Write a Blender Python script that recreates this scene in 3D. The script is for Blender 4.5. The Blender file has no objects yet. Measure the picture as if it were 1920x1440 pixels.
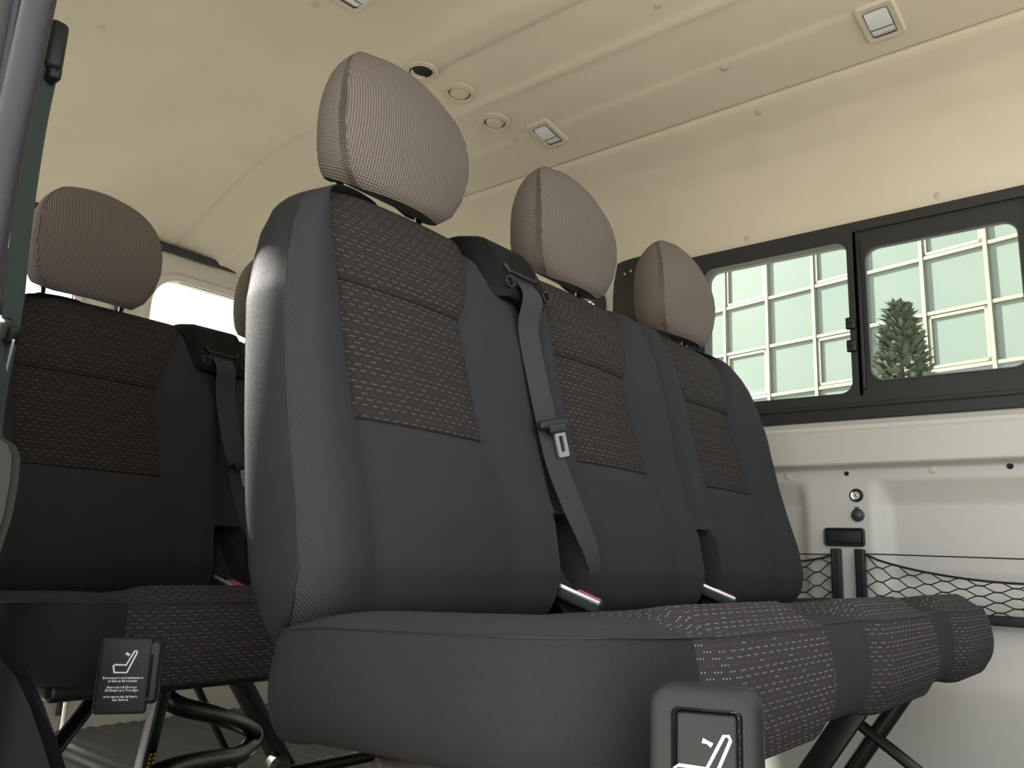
import bpy, math, random
import numpy as np
from mathutils import Vector, Matrix, noise
random.seed(4)
SC = bpy.context.scene
COL = SC.collection
# ------------------------------------------------------------------ camera
cam_data = bpy.data.cameras.new('camera'); cam = bpy.data.objects.new('camera', cam_data); COL.objects.link(cam)
RM = [[0.634663, -0.771812, 0.038843], [0.184209, 0.102278, -0.977551], [0.750513, 0.627571, 0.207087]]
CP = (-0.523776, -0.916991, 0.552006)
cam.matrix_world = Matrix(((RM[0][0], -RM[1][0], -RM[2][0], CP[0]), (RM[0][1], -RM[1][1], -RM[2][1], CP[1]),
                           (RM[0][2], -RM[1][2], -RM[2][2], CP[2]), (0, 0, 0, 1)))
cam_data.sensor_width = 36; cam_data.lens = 36 * 1527.84 / 1920; cam_data.clip_start = 0.01
SC.camera = cam
# ------------------------------------------------------------------ light
SUN_DIR = Vector((1, -3.0, -2.0)).normalized()
world = bpy.data.worlds.new('sky'); SC.world = world; world.use_nodes = True
wn = world.node_tree; wn.nodes.clear()
sky = wn.nodes.new('ShaderNodeTexSky'); sky.sky_type = 'HOSEK_WILKIE'; sky.sun_direction = -SUN_DIR; sky.turbidity = 6; sky.ground_albedo = 0.4
wmix = wn.nodes.new('ShaderNodeMix'); wmix.data_type = 'RGBA'; wmix.inputs[0].default_value = 0.45
wmix.inputs[7].default_value = (0.93, 0.97, 1.0, 1)
wbg = wn.nodes.new('ShaderNodeBackground'); wout = wn.nodes.new('ShaderNodeOutputWorld')
wn.links.new(sky.outputs[0], wmix.inputs[6]); wn.links.new(wmix.outputs[2], wbg.inputs[0]); wn.links.new(wbg.outputs[0], wout.inputs[0])
wbg.inputs[1].default_value = 1.6
sun_d = bpy.data.lights.new('sun', 'SUN'); sun_d.energy = 9.0; sun_d.angle = 0.03; sun_d.color = (1, 0.96, 0.88)
sun = bpy.data.objects.new('sun', sun_d); COL.objects.link(sun)
sun.rotation_euler = SUN_DIR.to_track_quat('-Z', 'Y').to_euler(); sun.location = (-3, 3, 6)
SC.view_settings.view_transform = 'Standard'; SC.view_settings.look = 'None'
SC.view_settings.exposure = 1.4; SC.view_settings.gamma = 1; SC.view_settings.use_curve_mapping = False

# ------------------------------------------------------------------ materials
class NT:
    def __init__(s, name):
        s.m = bpy.data.materials.new(name); s.m.use_nodes = True; s.t = s.m.node_tree
        s.b = s.t.nodes['Principled BSDF']
    def n(s, typ, **k):
        x = s.t.nodes.new(typ)
        for a, v in k.items(): setattr(x, a, v)
        return x
    def put(s, sock, v):
        if hasattr(v, 'links') or isinstance(v, bpy.types.NodeSocket): s.t.links.new(v, sock)
        else: sock.default_value = v
    def m2(s, op, a, b=0.0, c=None):
        x = s.n('ShaderNodeMath', operation=op); s.put(x.inputs[0], a); s.put(x.inputs[1], b)
        if c is not None: s.put(x.inputs[2], c)
        return x.outputs[0]
    def mix(s, f, a, b):
        x = s.n('ShaderNodeMix', data_type='RGBA'); s.put(x.inputs[0], f); s.put(x.inputs[6], a); s.put(x.inputs[7], b)
        return x.outputs[2]
    def uv(s):
        u = s.n('ShaderNodeUVMap'); x = s.n('ShaderNodeSeparateXYZ'); s.t.links.new(u.outputs[0], x.inputs[0])
        return x.outputs[0], x.outputs[1]
    def noise(s, scale, detail=2, coord='Object', rough=0.5):
        tc = s.n('ShaderNodeTexCoord'); x = s.n('ShaderNodeTexNoise'); s.t.links.new(tc.outputs[coord], x.inputs['Vector'])
        x.inputs['Scale'].default_value = scale; x.inputs['Detail'].default_value = detail; x.inputs['Roughness'].default_value = rough
        return x.outputs[0]
    def bump(s, h, dist, strength=1.0):
        x = s.n('ShaderNodeBump'); s.put(x.inputs['Height'], h); x.inputs['Distance'].default_value = dist; x.inputs['Strength'].default_value = strength
        s.t.links.new(x.outputs[0], s.b.inputs['Normal'])
    def fin(s, col, rough=0.5, metal=0, spec=0.5, sheen=0):
        s.put(s.b.inputs['Base Color'], col); s.put(s.b.inputs['Roughness'], rough); s.b.inputs['Metallic'].default_value = metal
        s.b.inputs['Specular IOR Level'].default_value = spec
        if sheen: s.b.inputs['Sheen Weight'].default_value = sheen; s.b.inputs['Sheen Roughness'].default_value = 0.5
        return s.m
def rgb(r, g, b): return (r, g, b, 1)
def plain(name, col, rough=0.5, metal=0, var=0.06, bscale=0, bdist=0, spec=0.5):
    k = NT(name); f = k.noise(6, 3)
    c = k.mix(f, rgb(*[x * (1 - var) for x in col]), rgb(*[min(1, x * (1 + var)) for x in col]))
    if bscale: k.bump(k.noise(bscale, 3), bdist)
    return k.fin(c, rough, metal, spec)
def mat_twill(name, dark, light, per=0.0026):
    k = NT(name); u, v = k.uv()
    w = k.m2('SINE', k.m2('MULTIPLY', k.m2('ADD', u, k.m2('MULTIPLY', v, 0.8)), 2 * math.pi / per))
    w2 = k.m2('SINE', k.m2('MULTIPLY', k.m2('SUBTRACT', u, k.m2('MULTIPLY', v, 1.2)), 2 * math.pi / (per * 0.8)))
    h = k.m2('MULTIPLY_ADD', k.m2('MULTIPLY_ADD', w2, 0.35, w), 0.37, 0.5)
    c = k.mix(h, rgb(*dark), rgb(*light))
    lint = k.m2('GREATER_THAN', k.noise(420, 0), 0.83)
    c = k.mix(k.m2('MULTIPLY', lint, 0.10), c, rgb(0.16, 0.16, 0.16))
    k.bump(h, 0.0004, 0.6)
    return k.fin(c, 0.9, spec=0.2)
def mat_dots(name, base, base2, fade=1.0, row=0.0052, dot=0.0034):
    k = NT(name); u, v = k.uv()
    r = k.m2('DIVIDE', v, row); ri = k.m2('FLOOR', r); rf = k.m2('SUBTRACT', k.m2('FRACT', r), 0.5)
    uu = k.m2('MULTIPLY_ADD', ri, dot * 2.37, u)
    g = k.m2('DIVIDE', uu, dot); gi = k.m2('FLOOR', g); gf = k.m2('SUBTRACT', k.m2('FRACT', g), 0.5)
    pos = k.m2('FLOORED_MODULO', gi, 5.0); on = k.m2('LESS_THAN', pos, 2.5)
    d = k.m2('SQRT', k.m2('ADD', k.m2('POWER', k.m2('MULTIPLY', gf, dot / row), 2.0), k.m2('POWER', rf, 2.0)))
    dm = k.m2('MULTIPLY', k.m2('LESS_THAN', d, 0.125), on)
    third = k.m2('LESS_THAN', k.m2('FLOORED_MODULO', ri, 3.0), 0.5)
    grp = k.m2('FLOORED_MODULO', k.m2('FLOOR', k.m2('DIVIDE', gi, 5.0)), 4.0)
    red = k.m2('MULTIPLY', third, k.m2('LESS_THAN', grp, 2.5))
    wob = k.noise(2600, 1); f2 = k.noise(9, 2)
    cb = k.mix(wob, rgb(*base), rgb(*base2))
    cd = k.mix(red, rgb(0.62, 0.6, 0.58), rgb(0.34, 0.06, 0.06))
    c = k.mix(k.m2('MULTIPLY', dm, k.m2('MULTIPLY', k.m2('ADD', f2, 0.35), fade)), cb, cd)
    k.bump(k.m2('ADD', wob, k.m2('MULTIPLY', dm, 0.6)), 0.0005, 0.7)
    return k.fin(c, 0.9, spec=0.15)
def mat_leather():
    k = NT('black_leatherette'); tc = k.n('ShaderNodeTexCoord'); vo = k.n('ShaderNodeTexVoronoi'); vo.feature = 'DISTANCE_TO_EDGE'
    nz = k.n('ShaderNodeTexNoise'); nz.inputs['Scale'].default_value = 150
    k.t.links.new(tc.outputs['Object'], nz.inputs['Vector'])
    mx = k.n('ShaderNodeMix', data_type='RGBA'); mx.inputs[0].default_value = 0.012
    k.t.links.new(tc.outputs['Object'], mx.inputs[6]); k.t.links.new(nz.outputs['Color'], mx.inputs[7])
    k.t.links.new(mx.outputs[2], vo.inputs['Vector']); vo.inputs['Scale'].default_value = 620
    h = k.m2('MINIMUM', vo.outputs['Distance'], 0.35)
    k.bump(k.m2('ADD', h, k.m2('MULTIPLY', k.noise(900, 2), 0.4)), 0.0012, 0.5)
    return k.fin(k.mix(k.noise(7, 2), rgb(0.016, 0.0165, 0.018), rgb(0.022, 0.0225, 0.024)), 0.62, spec=0.22)
def mat_weave(name, dark, light, per=0.0042, amt=1.0, lvl=0.5):
    k = NT(name); u, v = k.uv()
    a = k.m2('ABSOLUTE', k.m2('SINE', k.m2('MULTIPLY', u, math.pi / per)))
    b = k.m2('ABSOLUTE', k.m2('SINE', k.m2('MULTIPLY', v, math.pi / (per * 0.82))))
    h = k.m2('POWER', k.m2('MULTIPLY', a, b), 0.8)
    c = k.mix(k.m2('MULTIPLY', h, amt), rgb(*dark), rgb(*light))
    k.bump(h, 0.0006, 0.8)
    return k.fin(c, 0.9, spec=0.2)
M = {}
M['twill'] = mat_twill('black_twill', (0.015, 0.0148, 0.0155), (0.058, 0.0555, 0.057))
M['dots'] = mat_dots('dotted_fabric', (0.026, 0.0235, 0.0235), (0.062, 0.056, 0.055), 0.9)
M['dots_top'] = mat_dots('dotted_fabric_brown', (0.020, 0.0175, 0.016), (0.046, 0.039, 0.035), 0.26, 0.0072, 0.0030)
M['leather'] = mat_leather()
M['weave'] = mat_weave('headrest_weave', (0.045, 0.037, 0.031), (0.31, 0.265, 0.225))
M['plastic'] = plain('black_plastic', (0.011, 0.011, 0.011), 0.42, bscale=900, bdist=0.0003)
M['plastic2'] = plain('charcoal_plastic', (0.012, 0.0122, 0.0132), 0.52, bscale=1200, bdist=0.0003)
M['steel'] = plain('black_painted_steel', (0.012, 0.011, 0.010), 0.32)
M['rust'] = plain('worn_metal', (0.10, 0.085, 0.075), 0.45, 0.5, 0.5, 60, 0.002)
M['chrome'] = plain('chrome', (0.75, 0.73, 0.7), 0.12, 1.0)
M['tongue'] = plain('tongue_metal', (0.78, 0.8, 0.8), 0.28, 0.8)
M['belt'] = mat_twill('belt_webbing', (0.03, 0.031, 0.032), (0.075, 0.076, 0.077), 0.0035)
M['belt2'] = mat_twill('teal_belt_webbing', (0.055, 0.075, 0.07), (0.115, 0.15, 0.14), 0.0035)
M['red'] = plain('buckle_red', (0.50, 0.10, 0.14), 0.45)
M['paint'] = plain('cream_paint', (0.66, 0.63, 0.56), 0.38, var=0.02)
M['liner'] = plain('beige_headliner', (0.70, 0.635, 0.515), 0.95, var=0.05, bscale=1400, bdist=0.0004, spec=0.1)
M['liner_clip'] = plain('beige_clip', (0.55, 0.495, 0.405), 0.6, var=0.02)
M['vent'] = plain('beige_vent_plastic', (0.62, 0.56, 0.455), 0.5, var=0.02)
M['dark'] = plain('dark_void', (0.012, 0.011, 0.01), 0.8)
M['trimdark'] = plain('dark_window_trim', (0.022, 0.0225, 0.021), 0.5, bscale=1000, bdist=0.0003)
M['rubber'] = plain('rubber_seal', (0.032, 0.029, 0.034), 0.5, bscale=300, bdist=0.0006)
M['rubber2'] = plain('grey_rubber', (0.055, 0.058, 0.055), 0.6, bscale=300, bdist=0.0006)
M['extpaint'] = plain('white_exterior_paint', (0.78, 0.77, 0.74), 0.3, var=0.02)
M['white'] = plain('white_print', (0.85, 0.85, 0.85), 0.6, var=0.0)
M['yellow'] = plain('yellow_print', (0.6, 0.45, 0.05), 0.6, var=0.0)
M['greyplug'] = plain('grey_plug', (0.06, 0.06, 0.065), 0.35)
M['lens'] = plain('lamp_lens', (0.75, 0.8, 0.8), 0.15, 0.0)
M['trimmatte'] = plain('matte_grey_trim', (0.035, 0.035, 0.031), 0.9, spec=0.0)
M['trimmatte2'] = plain('matte_black_trim', (0.006, 0.006, 0.0065), 0.9, spec=0.0)
M['housing'] = plain('housing_plastic', (0.005, 0.005, 0.005), 0.6, spec=0.2)
M['net'] = plain('net_cord', (0.013, 0.013, 0.014), 0.7)
M['mull'] = plain('cream_mullion', (0.20, 0.19, 0.14), 0.6)
M['ground'] = plain('pale_concrete', (0.44, 0.41, 0.35), 0.9, var=0.1)
k = NT('floor_vinyl'); M['floor'] = k.fin(k.mix(k.noise(20, 3), rgb(0.05, 0.054, 0.054), rgb(0.10, 0.105, 0.105)), 0.4)
k = NT('window_glass'); k.b.inputs['Transmission Weight'].default_value = 1; k.b.inputs['IOR'].default_value = 1.0
gl = k.n('ShaderNodeBsdfGlossy'); gl.inputs['Roughness'].default_value = 0.02; tr = k.n('ShaderNodeBsdfTransparent'); tr.inputs[0].default_value = (0.93, 0.97, 0.95, 1)
mxs = k.n('ShaderNodeMixShader'); fr = k.n('ShaderNodeFresnel'); fr.inputs[0].default_value = 1.45
k.t.links.new(fr.outputs[0], mxs.inputs[0]); k.t.links.new(tr.outputs[0], mxs.inputs[1]); k.t.links.new(gl.outputs[0], mxs.inputs[2])
k.t.links.new(mxs.outputs[0], k.t.nodes['Material Output'].inputs[0]); M['glass'] = k.m
k = NT('facade_glass'); M['facade'] = k.fin(k.mix(k.noise(0.35, 2), rgb(0.095, 0.125, 0.115), rgb(0.145, 0.162, 0.13)), 0.25, 0.0, 0.6)
k = NT('conifer_green'); M['leaf'] = k.fin(k.mix(k.noise(3, 3), rgb(0.04, 0.055, 0.035), rgb(0.09, 0.11, 0.07)), 0.8)
M['bark'] = plain('bark', (0.08, 0.06, 0.045), 0.9)

# ------------------------------------------------------------------ helpers
def obj(name, V, F, mat, parent=None, smooth=True, uv=None, mats=None, fm=None, sharp=None):
    me = bpy.data.meshes.new(name); me.from_pydata([tuple(map(float, v)) for v in V], [], F); me.validate(clean_customdata=False)
    for m_ in (mats or [mat]): me.materials.append(M[m_])
    if fm is not None and len(fm) == len(me.polygons): me.polygons.foreach_set('material_index', fm)
    if uv is not None:
        l = me.uv_layers.new(name='UVMap'); vi = np.zeros(len(me.loops), int); me.loops.foreach_get('vertex_index', vi)
        l.data.foreach_set('uv', np.array(uv, float)[vi].ravel())
    if smooth:
        me.polygons.foreach_set('use_smooth', [True] * len(me.polygons))
        if sharp: me.set_sharp_from_angle(angle=math.radians(sharp))
    me.update()
    o = bpy.data.objects.new(name, me); COL.objects.link(o)
    if parent: o.parent = parent
    return o
def tag(o, label=None, cat=None, group=None, kind=None):
    if label: o['label'] = label
    if cat: o['category'] = cat
    if group: o['group'] = group
    if kind: o['kind'] = kind
    return o
def empty(name, loc=(0, 0, 0)):
    o = bpy.data.objects.new(name, None); o.location = loc; COL.objects.link(o); o.empty_display_size = 0.05; return o
class MB:
    def __init__(s): s.V = []; s.F = []
    def add(s, V, F):
        n = len(s.V); s.V += [tuple(v) for v in V]; s.F += [tuple(i + n for i in f) for f in F]; return s
    def grid(s, P, cu=False, cv=False):
        R, Cn = len(P), len(P[0]); V = [p for r in P for p in r]; F = []
        for i in range(R - (0 if cv else 1)):
            for j in range(Cn - (0 if cu else 1)):
                a, b = i, (i + 1) % R; c, d = j, (j + 1) % Cn
                F.append((a * Cn + c, a * Cn + d, b * Cn + d, b * Cn + c))
        return s.add(V, F)
    def box(s, a, b, bev=0.0, mtx=None):
        lo = [min(a[i], b[i]) for i in range(3)]; hi = [max(a[i], b[i]) for i in range(3)]
        c = Vector([(lo[i] + hi[i]) / 2 for i in range(3)]); h = Vector([(hi[i] - lo[i]) / 2 for i in range(3)])
        return s.rbox(c, h, bev, mtx)
    def rbox(s, c, h, r=0.0, mtx=None, seg=3):
        if r <= 0:
            V = [Vector((sx * h[0], sy * h[1], sz * h[2])) for sz in (-1, 1) for sy in (-1, 1) for sx in (-1, 1)]
            F = [(0, 2, 3, 1), (4, 5, 7, 6), (0, 1, 5, 4), (2, 6, 7, 3), (0, 4, 6, 2), (1, 3, 7, 5)]
        else:
            r = min(r, min(h) * 0.999); V = []; rows = 2 * (seg + 1); cols = 4 * (seg + 1)
            for i in range(rows):
                top = i > seg; t = (i if not top else i - 1) / (2 * seg) * math.pi - math.pi / 2
                cz = (h[2] - r) * (1 if top else -1); z = cz + r * math.sin(t); rr = r * math.cos(t)
                for j in range(cols):
                    q = j // (seg + 1); ph = (q + (j % (seg + 1)) / seg) * math.pi / 2
                    cx = (h[0] - r) * (1 if q in (0, 3) else -1); cy = (h[1] - r) * (1 if q in (0, 1) else -1)
                    V.append(Vector((cx + rr * math.cos(ph), cy + rr * math.sin(ph), z)))
            F = [tuple(range(cols))[::-1], tuple(range((rows - 1) * cols, rows * cols))]
            for i in range(rows - 1):
                for j in range(cols): k2 = (j + 1) % cols; F.append((i * cols + j, i * cols + k2, (i + 1) * cols + k2, (i + 1) * cols + j))
        if mtx is not None: V = [mtx @ v for v in V]
        V = [Vector(v) + Vector(c) for v in V]
        return s.add(V, F)
    def tube(s, pts, r, n=10, caps=True):
        pts = [Vector(p) for p in pts]; rs = r if isinstance(r, (list, tuple)) else [r] * len(pts); rings = []; up = None
        for i, p in enumerate(pts):
            t = (pts[min(i + 1, len(pts) - 1)] - pts[max(i - 1, 0)]).normalized()
            if up is None: up = t.orthogonal().normalized()
            up = (up - t * up.dot(t)).normalized(); q = t.cross(up)
            rings.append([p + (up * math.cos(2 * math.pi * j / n) + q * math.sin(2 * math.pi * j / n)) * rs[i] for j in range(n)])
        n0 = len(s.V); s.grid(rings, cu=True)
        if caps: s.F.append(tuple(n0 + j for j in range(n))[::-1]); s.F.append(tuple(n0 + (len(pts) - 1) * n + j for j in range(n)))
        return s
    def lathe(s, prof, c, ax, n=32):
        ax = Vector(ax).normalized(); a = ax.orthogonal().normalized(); b = ax.cross(a)
        R = [[Vector(c) + ax * z + (a * math.cos(2 * math.pi * j / n) + b * math.sin(2 * math.pi * j / n)) * max(r, 1e-5) for j in range(n)] for r, z in prof]
        return s.grid(R, cu=True)
    def plate(s, outer, inner, depth, o3):
        """ring between closed 2D loops with equal counts; o3 maps (a, b, d) to a point; depth = (d0, d1)"""
        d0, d1 = depth
        rows = [[o3(a, b, d1) for a, b in inner], [o3(a, b, d0) for a, b in inner], [o3(a, b, d0) for a, b in outer], [o3(a, b, d1) for a, b in outer]]
        return s.grid(rows, cu=True, cv=True)
    def ribbon(s, pts, side, nrm, w, t=0.0012):
        P = []
        for p, sd, nn in zip(pts, side, nrm):
            p = Vector(p); sd = Vector(sd).normalized() * w / 2; nn = Vector(nn).normalized() * t / 2
            P.append([p - sd + nn, p - sd * .5 + nn, p + sd * .5 + nn, p + sd + nn, p + sd - nn, p - sd - nn])
        s.grid(P, cu=True); n = len(P[0]); L = len(s.V)
        s.F.append(tuple(range(L - n, L))); s.F.append(tuple(range(L - n * len(P), L - n * len(P) + n))[::-1])
        return s
    def build(s, name, mat, parent=None, smooth=True, sharp=35, uvp=None):
        uv = None
        if uvp: uv = [uvp(v) for v in s.V]
        return obj(name, s.V, s.F, mat, parent, smooth, uv, sharp=sharp)
def lerp_tab(tab, x):
    return float(np.interp(x, [t[0] for t in tab], [t[1] for t in tab]))
def sst(a, b, x):
    t = max(0.0, min(1.0, (x - a) / (b - a))) if a != b else float(x > a); return t * t * (3 - 2 * t)
def rrect(a0, a1, b0, b1, r, n=8):
    P = []
    for k_, (ca, cb) in enumerate([(a1 - r, b1 - r), (a0 + r, b1 - r), (a0 + r, b0 + r), (a1 - r, b0 + r)]):
        for j in range(n + 1):
            t = (k_ + j / n) * math.pi / 2; P.append((ca + r * math.cos(t), cb + r * math.sin(t)))
    return P
def spline(pts, n=8):
    P = [Vector(p) for p in pts]; P = [P[0] * 2 - P[1]] + P + [P[-1] * 2 - P[-2]]; out = []
    for i in range(1, len(P) - 2):
        for j in range(n):
            t = j / n; a, b, c, d = P[i - 1], P[i], P[i + 1], P[i + 2]
            out.append(0.5 * ((2 * b) + (c - a) * t + (2 * a - 5 * b + 4 * c - d) * t * t + (3 * b - a - 3 * c + d) * t ** 3))
    out.append(P[-2]); return out

# ================================================================== van shell
XR, XL, YB, YF = 1.60, -0.20, 1.85, -1.15
# --- floor
fm_ = MB(); P = []
for i in range(2):
    P.append([(XL + 0.02 + j * (XR + 0.05 - XL) / 240, (YF - 0.9, YB)[i], -0.03 + 0.004 * (sst(0.2, 0.4, (j / 6) % 1) - sst(0.6, 0.8, (j / 6) % 1))) for j in range(241)])
fm_.grid(P); tag(fm_.build('floor', 'floor'), 'ribbed dark grey van floor under the seats', kind='structure')
# --- ceiling: beige headliner with steps, ridges and pressed recess
def ceil_z(x, y):
    prof = [(-0.22, 1.45), (-0.215, 1.52), (-0.19, 1.60), (-0.13, 1.67), (-0.03, 1.72), (0.08, 1.752), (0.24, 1.775), (0.42, 1.795), (0.60, 1.805), (0.82, 1.805), (0.98, 1.795), (1.17, 1.774),
            (1.185, 1.769), (1.36, 1.748), (1.46, 1.715), (1.545, 1.66), (1.60, 1.58), (1.618, 1.52), (1.622, 1.45)]
    z = lerp_tab(prof, x)
    z += 0.006 * math.exp(-((x - 1.0) / 0.016) ** 2) * -1.0                     # raised rib
    z += 0.006 * (sst(0.82, 0.826, x) - sst(0.826, 1.1, x))                      # small step
    z -= 0.035 * math.exp(-((x - 1.352) / 0.0028) ** 2) * -1 if y < 5 else 0      # seam groove
    # pressed pocket on the door side
    g = (abs(x + 0.0) / 0.72) ** 2.5 + (max(0, y) / 1.85) ** 2.5
    z += 0.030 * sst(1.16, 0.90, g) * sst(0.02, 0.2, x)
    # pressed recess at the rear
    z -= 0.018 * sst(1.02, 1.0, x) * 0 + 0.012 * sst(0.98, 1.01, x) * sst(1.35, 1.5, y) * sst(1.2, 1.17, x)
    # ceiling falls away at the very back
    z -= 0.212 * sst(1.0, 1.95, y) ** 1.6 * (1.0 if x < 1.3 else max(0, 1 - (x - 1.3) / 0.3)) * (z > 1.6)
    return z
xs = sorted(set([round(-0.22 + i * 0.02, 4) for i in range(93)] + [1.170, 1.174, 1.178, 1.182, 1.186, 0.820, 0.823, 0.826, 0.83, 1.344, 1.348, 1.350, 1.352, 1.354, 1.356, 1.61, 1.615, 1.62, 1.622, -0.215, 0.97, 0.985, 0.99, 1.01, 1.015]))
ys = [YF + i * (YB - YF) / 80 for i in range(81)]
cm = MB(); cm.grid([[(x, y, ceil_z(x, y)) for x in xs] for y in ys])
ceiling = tag(cm.build('ceiling', 'liner', sharp=60), 'beige fabric headliner of the van roof', kind='structure')
ro = MB(); ro.box((XL - 0.1, YF, 1.86), (XR + 0.1, YB + 0.05, 1.9)); ro.box((XR + 0.09, YF, 1.45), (XR + 0.1, YB + 0.05, 1.88))
ro.build('roof_skin', 'extpaint', ceiling, smooth=False)
def normal_at(x, y):
    e = 0.01; v = Vector((-(ceil_z(x + e, y) - ceil_z(x - e, y)) / (2 * e), -(ceil_z(x, y + e) - ceil_z(x, y - e)) / (2 * e), 1)).normalized(); return -v
# trim clips pressed in the headliner
def ray_ceiling(px, py):
    d = Vector([sum(RM[i][j] * v for i, v in enumerate(((px - 960) / 1527.84, (py - 720) / 1527.84, 1))) for j in range(3)])
    t = 0.4
    while t < 4:
        p = Vector(CP) + d * t
        if p.z > ceil_z(p.x, p.y) or p.x > 1.62: break
        t += 0.002
    return p
CLIPS = [(591, 8), (190, 50), (1233, 10), (1358, 127), (1422, 210), (966, 262), (1047, 322), (597, 282), (1758, 367), (1402, 448), (385, 482)]
for c_ in CLIPS:
    p = ray_ceiling(*c_); nn = normal_at(p.x, p.y) if p.x < 1.58 else Vector((-1, 0, -0.1)).normalized()
    b = MB(); b.lathe([(0.0, 0.0035), (0.007, 0.003), (0.0115, 0.001), (0.0125, -0.003)], p, nn, 20)
    b.build('trim_clip', 'liner_clip', ceiling)
# --- air vents in the ceiling
def vent(px, py, rot, opened, label):
    p = ray_ceiling(px, py); n = normal_at(p.x, p.y); p = p + n * 0.0065; root = empty('air_vent', p); tag(root, label, 'air vent', 'round air vents in the ceiling')
    f = lambda P_: P_
    b = MB(); R0 = 0.042
    b.lathe([(R0 + 0.003, -0.010), (R0 + 0.0025, -0.001), (R0, 0.0005), (R0 - 0.003, 0.0), (R0 - 0.0045, -0.0015), (R0 - 0.0060, -0.0015), (R0 - 0.0075, 0.0015), (R0 - 0.0095, 0.0015), (R0 - 0.0105, -0.001), (R0 - 0.011, -0.006)], (0, 0, 0), n, 48)
    b.build('vent_ring', 'vent', root)
    b = MB(); b.lathe([(R0 - 0.0108, -0.005), (0.0, -0.005)], (0, 0, 0), n, 32); b.build('vent_duct_shade', 'dark', root)  # flat dark disc, its colour stands for the shade inside the duct
    a = n.orthogonal().normalized(); a = Matrix.Rotation(rot, 3, n) @ a; c = n.cross(a); r = R0 - 0.0135
    if opened:
        b = MB(); P = []
        for i in range(9):
            t = i / 8
            P.append([a * (r * math.cos(ph)) + c * (r * math.sin(ph)) * 1.0 + n * (0.001 - 0.016 * t) if False else a * (r * math.cos(ph) * (1 - .12 * t)) + c * (r * math.sin(ph)) * (1 - 0.30 * t) + n * (0.002 - 0.008 * t) for ph in np.linspace(0.08 * math.pi, 0.92 * math.pi, 16)])
        b.grid(P); b.build('vent_flap', 'vent', root)
    else:
        for sgn in (-1, 1):
            b = MB(); P = []
            for i in range(10):
                t = i / 9; row = []
                for j in range(12):
                    s_ = j / 11 * 2 - 1; y_ = s_ * r; hw = math.sqrt(max(r * r - y_ * y_, 0)); x_ = 0.0016 + (hw - 0.0016) * t if hw > 0.0016 else 0.0016
                    bulge = 0.008 * (1 - (x_ * x_ + y_ * y_) / (r * r)) - (0.003 if sgn > 0 else 0)
                    tilt = 0.16 * x_ * (1 if sgn > 0 else -0.3)
                    row.append(a * y_ + c * (x_ * sgn) + n * (bulge + tilt - 0.0035))
                P.append(row)
            b.grid(P); b.build('vent_flap', 'vent', root)
vent(790, 132, 0.6, True, 'round ceiling air vent with an open black hole')
vent(862, 173, 1.1, False, 'round ceiling air vent with closed flaps, between the open vent and the third vent')
vent(928, 228, 1.5, False, 'round ceiling air vent with closed flaps, next to the small ceiling lamp')
# --- ceiling lamps
def lamp(px, py, la, lb, ang, label):
    p = ray_ceiling(px, py); n = normal_at(p.x, p.y); root = empty('ceiling_lamp', p); tag(root, label, 'ceiling light', 'interior lamps in the headliner')
    a = Vector((math.cos(ang), math.sin(ang), 0)); a = (a - n * a.dot(n)).normalized(); c = n.cross(a)
    o3 = lambda u, v, d: a * u + c * v + n * d
    b = MB(); outer = rrect(-la, la, -lb, lb, 0.012); mid = rrect(-la + 0.004, la - 0.004, -lb + 0.004, lb - 0.004, 0.010); inner = rrect(-la + 0.018, la - 0.018, -lb + 0.016, lb - 0.016, 0.006)
    b.grid([[o3(*q, -0.002) for q in outer], [o3(*q, 0.004) for q in outer], [o3(*q, 0.007) for q in mid], [o3(*q, 0.006) for q in inner], [o3(*q, -0.002) for q in inner]], cu=True)
    b.build('lamp_frame', 'vent', root)
    b = MB(); g = rrect(-la + 0.0185, la - 0.0185, -lb + 0.0165, lb - 0.0165, 0.005); b.grid([[o3(*q, 0.0062) for q in inner], [o3(*q, 0.0058) for q in g]], cu=True); 
    b = MB(); P = []
    for i in range(12):
        u = -la + 0.0195 + i / 11 * (2 * la - 0.039); P.append([o3(u, -lb + 0.0175 + j / 8 * (2 * lb - 0.035), 0.003 + 0.006 * math.sin(math.pi * i / 11) ** .5) for j in range(9)])
    b.grid(P); b.build('lamp_lens', 'lens', root)
    b = MB(); b.box((-0.001, -lb + 0.018, 0), (0.001, lb - 0.018, 0.001)); b.V = [tuple(o3(v[0] + la * 0.25, v[1], v[2] + 0.0088)) for v in b.V]; b.build('lens_divider', 'greyplug', root)
    b = MB(); b.plate(inner, g, (0.004, 0.0072), o3); b.build('lens_gasket', 'dark', root)
lamp(1027, 250, 0.062, 0.040, 0.0, 'small ceiling lamp beside the row of round vents')
lamp(1650, 38, 0.062, 0.042, 0.0, 'ceiling lamp above the sliding window, farthest from the round vents')
lamp(672, -12, 0.062, 0.042, 1.57, 'ceiling lamp cut off by the photo edge, above the nearest headrest')
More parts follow.
